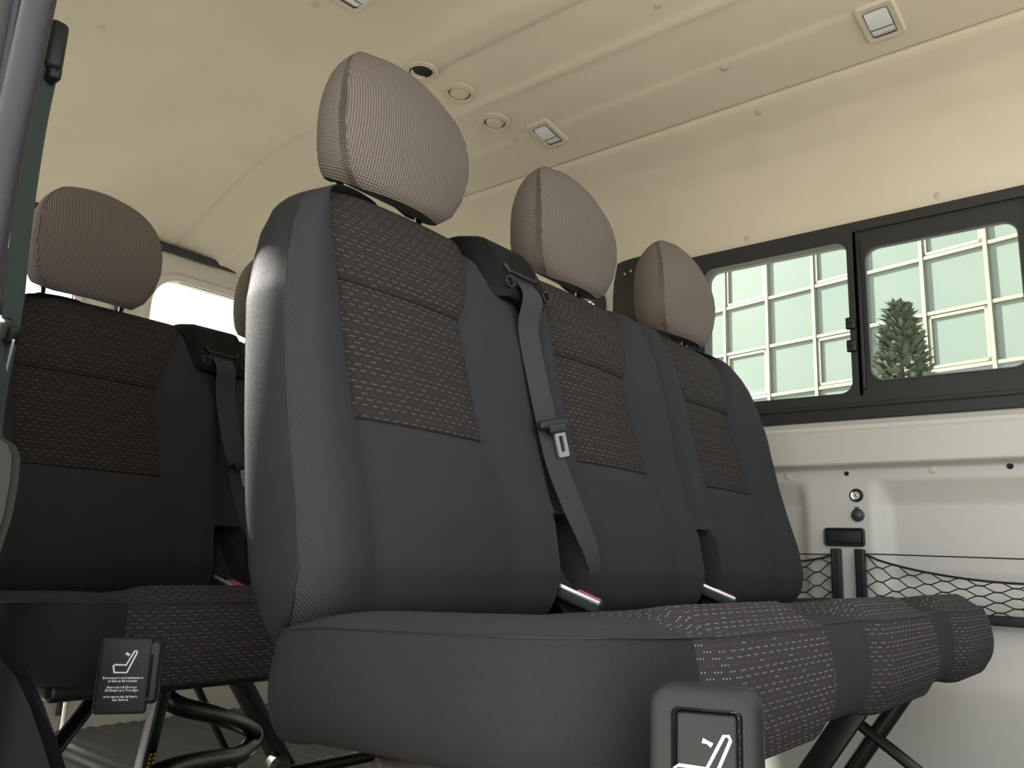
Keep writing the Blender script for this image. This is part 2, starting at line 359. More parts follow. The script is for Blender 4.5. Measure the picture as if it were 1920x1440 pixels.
# --- right wall: lower painted metal with pressed panels
def wall_x(y, z):
    x = XR
    x -= 0.030 * sst(0.93, 0.885, z) * sst(0.800, 0.812, z)
    x -= 0.014 * math.exp(-((z - 0.905) / 0.010) ** 2)
    def panel(y0, y1, z0, z1, dep, r=0.02, w=0.022):
        cy, cz = (y0 + y1) / 2, (z0 + z1) / 2; qx = abs(y - cy) - (y1 - y0) / 2 + r; qz = abs(z - cz) - (z1 - z0) / 2 + r
        d = math.hypot(max(qx, 0), max(qz, 0)) + min(max(qx, qz), 0) - r
        return dep * sst(0, -w, d)
    x += panel(-0.150 + 0.0, 0.42, 0.46, 0.770, 0.028)
    x += panel(-1.35, -0.312, 0.50, 0.772, 0.030, w=0.035)
    x += panel(-1.35, -0.312, 0.30, 0.56, 0.010, w=0.05)
    x -= 0.03 * sst(0.44, 0.30, z) * sst(-0.2, -0.5, y)
    return x
zs = sorted(set([round(-0.06 + i * 0.012, 4) for i in range(66)] + [0.796, 0.80, 0.804, 0.808, 0.812, 0.816, 0.766, 0.772, 0.778, 0.89, 0.895, 0.90, 0.905, 0.91, 0.915, 0.92, 0.925, 0.93]))
zs = [z for z in zs if z <= 0.93]; ysw = [YF - 0.9 + i * 0.0125 for i in range(int((YB - YF + 0.9) / 0.0125) + 1)] + [YB]
wm = MB(); wm.grid([[(wall_x(y, z), y, z) for y in ysw] for z in zs])
wall_right = tag(wm.build('wall_right', 'paint', sharp=70), 'cream painted van side wall with pressed panels', kind='structure')
wo = MB(); wo.box((XR + 0.06, YF - 0.9, -0.1), (XR + 0.07, YB, 0.97)); wo.build('outer_skin', 'extpaint', wall_right, smooth=False)
for (px_, y_, z_, r_, m_) in [(0, -0.038, 0.826, 0.0045, 'dark'), (0, -0.254, 0.790, 0.0055, 'dark'), (0, -0.612, 0.795, 0.0065, 'dark')]:
    b = MB(); x_ = wall_x(y_, z_); b.lathe([(0, 0.001), (r_ * 0.6, 0.001), (r_, 0.0015), (r_ * 1.15, -0.001)], (x_, y_, z_), (-1, 0, 0), 16); b.build('screw_hole', m_, wall_right)
for (y_, z_) in [(-0.103, 0.787), (-0.454, 0.792)]:
    b = MB(); x_ = wall_x(y_, z_); b.lathe([(0, 0.004), (0.007, 0.0035), (0.010, -0.001)], (x_, y_, z_), (-1, 0, 0), 16); b.build('wall_plug', 'paint', wall_right)
# upper band of the right wall around windows, rear part
def wallplate(name, y0, y1, z0, z1, holes, x, th, mat, parent=None, label=None, kind=None):
    """flat wall with one rounded hole each"""
    b = MB()
    for (hy0, hy1, hz0, hz1, r, Y0, Y1) in holes:
        inner = rrect(hy0, hy1, hz0, hz1, r); cy, cz = (hy0 + hy1) / 2, (hz0 + hz1) / 2; outer = []
        for (a, c) in inner:
            da, dc = a - cy, c - cz; s1 = ((Y1 if da > 0 else Y0) - cy) / da if abs(da) > 1e-9 else 1e9; s2 = ((z1 if dc > 0 else z0) - cz) / dc if abs(dc) > 1e-9 else 1e9
            s_ = min(s1, s2); outer.append((cy + da * s_, cz + dc * s_))
        # exact corners
        for (qa, qc) in ((Y0, z0), (Y0, z1), (Y1, z0), (Y1, z1)):
            i = min(range(len(outer)), key=lambda i_: (outer[i_][0] - qa) ** 2 + (outer[i_][1] - qc) ** 2); outer[i] = (qa, qc)
        b.plate(outer, inner, (0, th), lambda a, c, d: (x + d, a, c))
    o = b.build(name, mat, parent, smooth=True, sharp=30)
    if kind: tag(o, label, kind=kind)
    return o
def pane(y0, y1, z0, z1, r, x, parent, name='glass_pane'):
    L = rrect(y0, y1, z0, z1, r); V = [(x, a, c) for a, c in L] + [(x + 0.004, a, c) for a, c in L]; n = len(L)
    F = [tuple(range(n)), tuple(range(n, 2 * n))[::-1]] + [(i, (i + 1) % n, n + (i + 1) % n, n + i) for i in range(n)]
    return obj(name, V, F, 'glass', parent, smooth=False)
# sliding side window
w1 = empty('window_1', (XR, -0.27, 0.97)); tag(w1, 'sliding side window in black frame', kind='structure')
def wpart(o): 
    o.parent = w1; o.matrix_parent_inverse = Matrix.Translation(-Vector(w1.location)); return o
wpart(wallplate('window_frame', 0, 0, 0.965, 1.452, [(-0.283, 0.125, 0.994, 1.402, 0.03, -0.305, 0.18)], XR - 0.012, 0.05, 'trimdark'))
wpart(wallplate('window_frame', 0, 0, 0.965, 1.452, [(-0.69, -0.30, 0.985, 1.425, 0.004, -0.72, -0.305)], XR - 0.012, 0.05, 'trimdark'))
wpart(wallplate('sliding_sash', 0, 0, 0.985, 1.425, [(-0.672, -0.325, 1.018, 1.375, 0.035, -0.69, -0.30)], XR - 0.004, 0.02, 'trimdark'))
b = MB(); inn = rrect(-0.672, -0.325, 1.018, 1.375, 0.035); inn2 = rrect(-0.669, -0.328, 1.021, 1.372, 0.033); b.plate(inn, inn2, (-0.006, 0.004), lambda a, c, d: (XR + d, a, c)); wpart(b.build('sash_rim', 'rubber2'))
wpart(pane(-0.285, 0.127, 0.992, 1.404, 0.03, XR + 0.02, None)); wpart(pane(-0.673, -0.324, 1.017, 1.376, 0.035, XR + 0.006, None))
for z_ in (1.115, 1.175):
    b = MB(); b.rbox((XR - 0.017, -0.287, z_), (0.006, 0.012, 0.016), 0.004); b.rbox((XR - 0.024, -0.287, z_ + 0.004), (0.004, 0.007, 0.006), 0.002); wpart(b.build('window_latch', 'plastic'))
b = MB(); b.rbox((XR - 0.013, -0.312, 1.20), (0.004, 0.004, 0.20), 0.002); wpart(b.build('sash_rail', 'plastic'))
# dark trim below the window
b = MB(); b.box((XR - 0.01, YF - 0.9, 0.925), (XR + 0.03, 0.45, 0.967), 0.004); b.box((XR - 0.014, YF - 0.9, 0.955), (XR + 0.02, 0.16, 0.968), 0.003)
tr1 = tag(b.build('trim_1', 'trimdark'), 'dark trim strip under the side window', kind='structure')
b = MB(); b.box((XR - 0.0112, -0.012, 0.925), (XR - 0.009, -0.015, 0.953)); b.build('trim_joint', 'rubber2', tr1)
b = MB(); b.box((XR - 0.01, YF - 0.9, 0.965), (XR + 0.03, -0.72, 1.452)); tag(b.build('trim_2', 'trimdark', smooth=False), 'dark pillar trim ahead of the side window', kind='structure')
# black C pillar cover
b = MB(); b.grid([[(XR - 0.02 + 0.02 * (abs(s) ** 3), 0.325 + 0.125 * s * (1 - 0.12 * sst(1.40, 1.5, z)), z) for s in np.linspace(-1, 1, 13)] for z in list(np.linspace(0.95, 1.47, 14)) + [1.482, 1.488, 1.49]])
pl = tag(b.build('trim_3', 'plastic'), 'black pillar cover between the side windows', kind='structure')
for (y_, z_) in [(0.395, 1.443), (0.372, 1.449)]:
    b = MB(); b.lathe([(0, 0.002), (0.0035, 0.0015), (0.004, 0)], (XR - 0.019, y_, z_), (-1, 0, 0), 12); b.build('screw_cap', 'tongue', pl)
g_ = empty('belt_guide', (XR - 0.02, 0.36, 1.26)); tag(g_, 'black belt guide loop on the pillar behind the far headrests', 'belt guide')
b = MB(); b.lathe([(0.035, 0), (0.034, 0.018), (0.026, 0.026), (0.02, 0.02), (0.018, 0.004)], (0, 0, 0), (-1, 0.2, 0), 28); b.build('guide_ring', 'plastic', g_)
b = MB(); b.rbox((-0.01, -0.015, -0.01), (0.012, 0.028, 0.012), 0.005); b.build('guide_bar', 'steel', g_)
b = MB(); b.ribbon([(-0.012, -0.03, 0.0), (-0.008, -0.09, -0.15), (-0.008, -0.11, -0.34)], [(0, 1, -.2)] * 3, [(-1, 0, 0)] * 3, 0.046); b.build('belt_strap', 'belt', g_, uvp=lambda v: (v[1], v[2]))
# rear part of right wall with window
w2 = wallplate('wall_right_rear', 0, 0, 0.93, 1.455, [(0.49, 1.45, 0.99, 1.41, 0.05, 0.19, YB)], XR, 0.05, 'paint', label='cream van side wall behind the pillar', kind='structure')
w2.name = 'wall_right_back'
wf = MB(); i_ = rrect(0.51, 1.43, 1.01, 1.39, 0.045); o_ = rrect(0.475, 1.465, 0.975, 1.425, 0.06); wf.plate(o_, i_, (-0.012, 0.02), lambda a, c, d: (XR + d, a, c))
wf.box((XR - 0.008, 0.60, 1.0), (XR + 0.012, 0.615, 1.40))
w2f = tag(wf.build('window_2', 'trimdark'), 'rear side window beyond the far headrests', kind='structure'); pane(0.5, 1.44, 1.0, 1.4, 0.05, XR + 0.015, w2f)
# --- back wall: rear doors
def doorplate(name, x0, x1, z0, z1, hole, label):
    b = MB(); hx0, hx1, hz0, hz1, r = hole; inner = rrect(hx0, hx1, hz0, hz1, r); cx, cz = (hx0 + hx1) / 2, (hz0 + hz1) / 2; outer = []
    for (a, c) in inner:
        da, dc = a - cx, c - cz; s1 = ((x1 if da > 0 else x0) - cx) / da if abs(da) > 1e-9 else 1e9; s2 = ((z1 if dc > 0 else z0) - cz) / dc if abs(dc) > 1e-9 else 1e9
        s_ = min(s1, s2); outer.append((cx + da * s_, cz + dc * s_))
    for (qa, qc) in ((x0, z0), (x0, z1), (x1, z0), (x1, z1)):
        i = min(range(len(outer)), key=lambda i_: (outer[i_][0] - qa) ** 2 + (outer[i_][1] - qc) ** 2); outer[i] = (qa, qc)
    b.plate(outer, inner, (0, 0.05), lambda a, c, d: (a, YB + d, c))
    ri = rrect(hx0 - 0.035, hx1 + 0.035, hz0 - 0.035, hz1 + 0.035, r + 0.03); ri2 = rrect(hx0 - 0.022, hx1 + 0.022, hz0 - 0.022, hz1 + 0.022, r + 0.02)
    b.grid([[(a, YB + 0.0, c) for a, c in ri], [(a, YB - 0.012, c) for a, c in ri2], [(a, YB - 0.008, c) for a, c in inner], [(a, YB + 0.01, c) for a, c in inner]], cu=True)
    o = tag(b.build(name, 'paint', sharp=45), label, kind='structure')
    L = rrect(hx0 - 0.01, hx1 + 0.01, hz0 - 0.01, hz1 + 0.01, r); n = len(L); V = [(a, YB + 0.03, c) for a, c in L] + [(a, YB + 0.034, c) for a, c in L]
    obj('glass_pane', V, [tuple(range(n)), tuple(range(n, 2 * n))[::-1]] + [(i, (i + 1) % n, n + (i + 1) % n, n + i) for i in range(n)], 'glass', o, smooth=False)
    return o
dr = doorplate('door_1', 0.685, 1.60, -0.05, 1.66, (0.775, 1.45, 0.95, 1.485, 0.10), 'cream rear door with rounded window, right leaf')
dl = doorplate('door_2', -0.22, 0.675, -0.05, 1.66, (0.0, 0.52, 0.95, 1.43, 0.06), 'cream rear door with window, left leaf')
b = MB(); b.box((0.30, YB - 0.01, 0.95), (0.325, YB + 0.03, 1.43)); b.build('window_bar', 'rubber2', dl)
b = MB(); b.tube([(0.66, YB - 0.01, 0.02), (0.66, YB - 0.01, 1.5)], 0.008); b.box((0.525, YB - 0.006, 0.95), (0.53, YB + 0.0, 1.43)); b.build('door_seal', 'rubber2', dl)
b = MB(); b.tube([(-0.2, YB - 0.02, 1.592), (0.75, YB - 0.02, 1.590), (1.5, YB - 0.02, 1.588)], 0.014, 12); b.tube([(0.765, YB - 0.02, 1.589), (0.785, YB - 0.02, 1.589)], 0.0165, 12)
tag(b.build('trim_4', 'rubber'), 'black seal strip across the top of the rear doors', kind='structure')
# rounded lower door card and hinge cover
b = MB(); L1 = rrect(-0.15, 0.60, 0.06, 0.80, 0.10); b.grid([[(a, YB, c) for a, c in L1], [(0.225 + (a - 0.225) * .96, YB - 0.02, 0.43 + (c - 0.43) * .96) for a, c in L1], [(0.225 + (a - 0.225) * .9, YB - 0.02, 0.43 + (c - 0.43) * .9) for a, c in L1], [(0.225 + (a - 0.225) * .86, YB - 0.006, 0.43 + (c - 0.43) * .86) for a, c in L1]], cu=True)
b.build('door_pressing', 'paint', dl)
# --- unseen low partition, added to block low light on the right wall
b = MB(); b.box((XL, -1.75, -0.03), (XR + 0.04, -1.72, 0.80)); tag(b.build('wall_light_block', 'plastic2', smooth=False), 'unseen dark partition added to block low light ahead of the benches', kind='structure')
# --- left wall
wl = wallplate('wall_left', 0, 0, -0.06, 1.56, [(0.71, 0.96, 1.00, 1.51, 0.06, 0.10, 1.08), (1.30, 1.76, 1.00, 1.48, 0.06, 1.08, YB)], XL - 0.10, 0.04, 'paint', label='cream inner side wall behind the door opening', kind='structure')  # rear opening is unseen, added to let more light onto the rear ceiling
b = MB(); b.box((-0.36, 0.118, -0.5), (-0.302, 0.16, 1.86), 0.015); b.build('outer_skin', 'extpaint', wl)
b = MB(); b.box((XL - 0.10, 0.10, 1.555), (XL - 0.08, YB, 1.88)); b.box((XL - 0.08, YF, 1.70), (XL - 0.02, YB, 1.72)); b.build('roof_rail', 'extpaint', wl, smooth=False)
b = MB(); b.tube([(-0.262, 0.0, -0.05), (-0.262, 0.004, 0.6), (-0.262, 0.009, 0.82), (-0.262, 0.010, 0.95), (-0.262, 0.002, 1.02), (-0.262, -0.008, 1.13), (-0.262, -0.014, 1.70)], 0.016, 20); b.tube([(-0.272, 0.028, -0.05), (-0.272, 0.028, 1.7)], 0.0045, 8)
tag(b.build('trim_5', 'rubber'), 'black rubber seal along the side door opening', kind='structure')
b = MB(); b.box((-0.295, 0.030, -0.05), (-0.272, 0.118, 1.75), 0.006); b.tube([(-0.288, 0.062, -0.05), (-0.288, 0.062, 1.75)], 0.009, 8)
tag(b.build('trim_6', 'rubber2'), 'grey flange of the side door opening', kind='structure')
# lower pillar trims
def extr(poly, x0, x1, name, mat, label):
    n = len(poly); V = [(x0, y, z) for y, z in poly] + [(x1, y, z) for y, z in poly] + [(x0 + 0.006, *((Vector(p) * 0.0 + Vector(p)).to_tuple())) for p in poly][:0]
    F = [tuple(range(n)), tuple(range(n, 2 * n))[::-1]] + [(i, (i + 1) % n, n + (i + 1) % n, n + i) for i in range(n)]
    o = obj(name, V, F, mat, None, smooth=False); md = o.modifiers.new('edge', 'BEVEL'); md.width = 0.006; md.segments = 3; md.limit_method = 'ANGLE'
    return tag(o, label, kind='structure')
extr([(0.04, 0.665), (-0.050, 0.650), (-0.060, 0.640), (-0.095, 0.630), (-0.108, 0.620), (-0.113, 0.60), (-0.111, 0.57), (-0.09, 0.52), (-0.08, 0.50), (0.04, 0.49)], -0.25, -0.243, 'trim_7', 'trimmatte', 'grey lower pillar trim beside the hanging belt')
extr([(0.05, 0.50), (-0.163, 0.449), (-0.195, 0.440), (-0.225, 0.425), (-0.26, 0.402), (-0.30, 0.372), (-0.33, 0.30), (-0.34, -0.03), (0.05, -0.03)], -0.25, -0.24, 'trim_8', 'trimmatte2', 'dark curved sill trim at the bottom of the door opening')
extr([(0.10, 0.405), (0.05, 0.400), (0.035, 0.392), (0.0, 0.37), (-0.04, 0.345), (-0.09, 0.30), (-0.12, 0.2), (-0.12, -0.03), (0.10, -0.03)], -0.17, -0.16, 'trim_9', 'trimmatte2', 'black curved trim behind the sill trim')
# --- socket, plug, ash tray, net
t = empty('power_socket', (wall_x(-0.277, 0.735), -0.276, 0.735)); tag(t, 'round open power socket with metal rim on the wall', 'socket')
b = MB(); b.lathe([(0.0165, 0), (0.0165, 0.003), (0.0145, 0.004), (0.013, 0.003)], (0, 0, 0), (-1, 0, 0), 28); b.build('socket_bezel', 'plastic', t)
b = MB(); b.lathe([(0.013, 0.003), (0.0125, 0.0045), (0.0095, 0.004), (0.0092, -0.01)], (0, 0, 0), (-1, 0, 0), 28); b.build('socket_rim', 'chrome', t)
b = MB(); b.lathe([(0.0093, -0.001), (0.0, -0.001)], (0, 0, 0), (-1, 0, 0), 20); b.build('socket_well', 'dark', t)
b = MB(); b.lathe([(0.003, -0.001), (0.003, 0.004), (0, 0.005)], (0, 0, 0), (-1, 0, 0), 12); b.build('socket_pin', 'chrome', t)
t = empty('capped_socket', (wall_x(-0.277, 0.687), -0.277, 0.686)); tag(t, 'dark grey capped socket below the open one', 'socket')
b = MB(); b.lathe([(0.0165, 0), (0.016, 0.004), (0.013, 0.006), (0.0125, 0.005)], (0, 0, 0), (-1, 0, 0), 10); b.build('socket_bezel', 'greyplug', t)
b = MB(); b.lathe([(0.0125, 0.004), (0.011, 0.008), (0.006, 0.009), (0.005, 0.011), (0, 0.012)], (0, 0, 0), (-1, 0, 0), 28); b.rbox((-0.006, 0, 0.016), (0.003, 0.005, 0.004), 0.0015); b.build('socket_cap', 'greyplug', t)
b = MB(); g0 = rrect(-0.315, -0.262, 0.664, 0.76, 0.008); 
t = empty('ash_tray', (XR - 0.001, -0.242, 0.632)); tag(t, 'black rectangular lidded tray set in the wall under the sockets', 'tray')
o3w = lambda a, c, d: (-d, a, c)
b = MB(); b.grid([[o3w(a, c, 0) for a, c in rrect(-0.050, 0.050, -0.023, 0.023, 0.009)], [o3w(a, c, 0.006) for a, c in rrect(-0.049, 0.049, -0.022, 0.022, 0.009)], [o3w(a, c, 0.007) for a, c in rrect(-0.047, 0.047, -0.02, 0.02, 0.008)], [o3w(a, c, 0.006) for a, c in rrect(-0.044, 0.044, -0.017, 0.017, 0.006)], [o3w(a, c, 0.001) for a, c in rrect(-0.043, 0.043, -0.016, 0.016, 0.005)]], cu=True); b.build('tray_frame', 'plastic', t)
b = MB(); b.rbox((-0.003, 0.0, 0.0), (0.004, 0.0425, 0.0155), 0.003); b.rbox((-0.0075, 0.0, -0.002), (0.0015, 0.036, 0.011), 0.001); b.build('tray_lid', 'plastic2', t)
# storage nets
def net(y0, y1, ztop, zbot, sag, label, railside, botrail):
    root = empty('storage_net', (1.585, (y0 + y1) / 2, zbot)); tag(root, label, 'storage net', 'elastic nets on the wall')
    inv = Vector(root.location); L = y1 - y0
    def P3(u, v):   # u 0..1 along y0->y1, v 0..1 bottom->top
        zt = ztop - sag * math.sin(math.pi * min(max(u, 0), 1)) ** 0.7
        return Vector((1.588 - 0.012 * math.sin(math.pi * v) - 0.01 * math.sin(math.pi * u), y0 + L * u, zbot + (zt - zbot) * v)) - inv
    nu = max(4, round(L / 0.036)); nv = 7; b = MB()
    for j in range(nv + 1):
        for i in range(nu + 1):
            if (i + j) % 2: continue
            a = P3(i / nu, j / nv); q = P3((i + 0.18) / nu, j / nv) if i < nu else a
            a0 = P3((i - 0.18) / nu, j / nv) if i > 0 else a
            if (a0 - q).length > 1e-5: b.tube([a0, q], 0.0019, 5)
            if j < nv:
                for di in (-1, 1):
                    if 0 <= i + di <= nu:
                        s0 = q if di > 0 else a0; e0 = P3((i + di - 0.18 * di) / nu, (j + 1) / nv)
                        b.tube([s0, s0.lerp(e0, .5) + Vector((-0.0015, 0, 0)), e0], 0.0015, 5)
    b.build('net_mesh', 'net', root)
    b = MB(); b.tube([P3(i / 24, 1.0) for i in range(25)], 0.0028, 6); b.tube([P3(0, v / 6) for v in range(7)], 0.0018, 6); b.tube([P3(1, v / 6) for v in range(7)], 0.0018, 6)
    b.build('net_edge_cord', 'net', root)
    b = MB(); b.tube([P3(0, 1.0), P3(0, 1) .lerp(P3(1, 1), .5) + Vector((0, 0, -0.002)), P3(1, 1.0)], 0.0016, 6); b.build('elastic_cord', 'net', root)
    yr = y0 if railside == 0 else y1; sg = -1 if railside == 0 else 1
    b = MB(); b.rbox(Vector((1.585, yr + 0.010 * sg, (zbot + 0.60) / 2)) - inv, (0.009, 0.0115, (0.606 - zbot) / 2), 0.002); b.rbox(Vector((1.577, yr + 0.004 * sg, (zbot + 0.60) / 2)) - inv, (0.003, 0.004, (0.60 - zbot) / 2), 0.001)
    b.build('net_rail', 'plastic', root)
    b = MB(); b.rbox(Vector((1.585, (y0 + y1) / 2, zbot - 0.006)) - inv, (0.010, L / 2 + 0.02, 0.011), 0.003); b.build('bottom_rail', 'plastic2', root)
net(-0.215, 0.35, 0.588, 0.462, 0.035, 'short black storage net on the wall, partly hidden by the far seatback', 0, True)
net(-0.96, -0.292, 0.592, 0.462, 0.055, 'long sagging black storage net on the wall beyond the cushion end', 1, True)

# ================================================================== benches
YFT = [(0.45, -0.165), (0.47, -0.19), (0.50, -0.205), (0.535, -0.212), (0.60, -0.200), (0.665, -0.180), (0.74, -0.160), (0.81, -0.145), (0.87, -0.133), (0.93, -0.115), (0.97, -0.100), (1.03, -0.068), (1.08, -0.045)]
YBT = [(0.45, -0.11), (0.53, -0.055), (0.60, -0.035), (0.70, -0.018), (0.80, -0.004), (0.90, 0.010), (1.0, 0.026), (1.08, 0.034)]
XOT = [(0.44, 0.03), (0.47, 0.012), (0.51, 0.002), (0.60, 0.0), (0.85, 0.0), (0.90, 0.008), (0.95, 0.022), (0.99, 0.042), (1.02, 0.066), (1.04, 0.092), (1.055, 0.125), (1.064, 0.16), (1.072, 0.21)]
LST = [(0.45, 0.105), (0.49, 0.100), (0.575, 0.098), (0.64, 0.095), (0.71, 0.088), (0.81, 0.078), (0.90, 0.074), (0.97, 0.077), (1.035, 0.092), (1.072, 0.12)]
RST = [(0.45, 0.33), (0.50, 0.332), (0.58, 0.336), (0.65, 0.326), (0.71, 0.315), (0.80, 0.308), (0.88, 0.302), (0.92, 0.318), (0.97, 0.340), (1.035, 0.368), (1.072, 0.375)]
def headrest(root, cx, y, z0, mat='weave'):
    WT = [(0, .112), (.008, .117), (.03, .125), (.065, .131), (.10, .132), (.14, .127), (.17, .117), (.19, .106), (.21, .089), (.224, .069), (.231, .050), (.234, .034)]
    vs = [0, .004, .01, .02, .035, .05, .07, .09, .11, .13, .15, .17, .185, .197, .207, .215, .221, .226, .230, .2325, .234]
    wt = lambda v: lerp_tab(WT, v)
    ws = [wt(v) for v in vs]; ws = [ws[0]] + [(ws[i - 1] + 2 * ws[i] + ws[i + 1]) / 4 for i in range(1, len(ws) - 1)] + [ws[-1]]
    rows = []; uvs = []
    nf, ns, nb = 22, 9, 14
    for v, w in zip(vs, ws):
        t = v / .234
        yf = -0.064 - 0.020 * math.sin(math.pi * min(t * 0.9 + .1, 1)) + 0.030 * max(0, t - .45) ** 2 * 3.3
        yb = 0.030 - 0.028 * max(0, t - .5) ** 2 * 4; ym = (yf + yb) / 2
        sh = 1.0
        if v < .02: sh = 0.88 + 0.12 * math.sin(v / .02 * math.pi / 2)
        if t > .8: sh = math.sqrt(max(0.02, 1 - ((t - .8) / .2) ** 2.6 * .95))
        yf = ym + (yf - ym) * sh; yb = ym + (yb - ym) * sh; row = []; uv = []; per = 0
        ring = []
        r_ = min(w, lerp_tab([(0, .078), (.02, .102), (.05, .117), (.09, .126), (.14, .125), (.19, .109), (.21, .092), (.225, .064), (.234, .026)], v))
        yfs = yf + 0.022 * sh
        def sd(q):
            P0, P1, P2 = (r_, yfs), (w * 1.12 - 0.004, yf * .30 + yb * .70), (.80 * w, yb)
            return ((1 - q) ** 2 * P0[0] + 2 * q * (1 - q) * P1[0] + q * q * P2[0], (1 - q) ** 2 * P0[1] + 2 * q * (1 - q) * P1[1] + q * q * P2[1])
        for j in range(nf): q = -1 + 2 * j / nf; ring.append((r_ * q, yf + 0.022 * sh * abs(q) ** 2.2))
        for j in range(ns): ring.append(sd(j / ns))
        for j in range(nb): q = 1 - 2 * j / nb; ring.append((w * .80 * q, yb + 0.012 * sh * (1 - q * q)))
        for j in range(ns): a_ = sd(1 - j / ns); ring.append((-a_[0], a_[1]))
        zz = z0 + v
        for j, (a, c) in enumerate(ring):
            arch = 0.016 * max(0, 1 - (a / 0.075) ** 2) * max(0, 1 - v / 0.02) * (1 if c > -0.03 else .3)
            seam = 0.0
            row.append((cx + a, y + c, zz + arch + 0.42 * c * (1 - t) - 0.04 * v)); 
        rows.append(row)
        d = 0; u_ = [0]
        for j in range(1, len(ring)): d += math.hypot(ring[j][0] - ring[j - 1][0], ring[j][1] - ring[j - 1][1]); u_.append(d)
        mid = u_[nf // 2]; uvs.append([(q - mid, v) for q in u_])
    # v coordinate by arc length along the front face
    n = len(rows[0]); acc = 0
    for i in range(len(rows)):
        if i: acc += (Vector(rows[i][nf // 2]) - Vector(rows[i - 1][nf // 2])).length
        uvs[i] = [(q[0], acc) for q in uvs[i]]
    mb = MB(); mb.grid(rows, cu=True); uv = [q for r in uvs for q in r]
    mb.F.append(tuple(range(n))[::-1]); mb.F.append(tuple(range((len(rows) - 1) * n, len(rows) * n)))
    o = obj('headrest', mb.V, mb.F, mat, root, True, uv, sharp=50)
    # piping seams on the side edges
    for jj in (0, nf):
        b = MB(); b.tube([Vector(rows[i][jj]) + Vector((0, 0.0003, 0)) for i in range(1, len(rows) - 1)], 0.0011, 6); b.build('edge_seam', 'weave', o, uvp=lambda v: (v[0], v[2]))
    for sx in (-.08, .08):
        b = MB(); b.tube([(cx + sx, y, z0 - 0.055), (cx + sx, y, z0 + 0.03)], 0.0058, 14); b.build('headrest_post', 'chrome', o)
        b = MB(); b.lathe([(0.013, -0.006), (0.0125, 0.004), (0.010, 0.007), (0.006, 0.007)], (cx + sx, y, z0 - 0.026), (0, 0, 1), 18); b.build('post_collar', 'plastic', o)
    return o
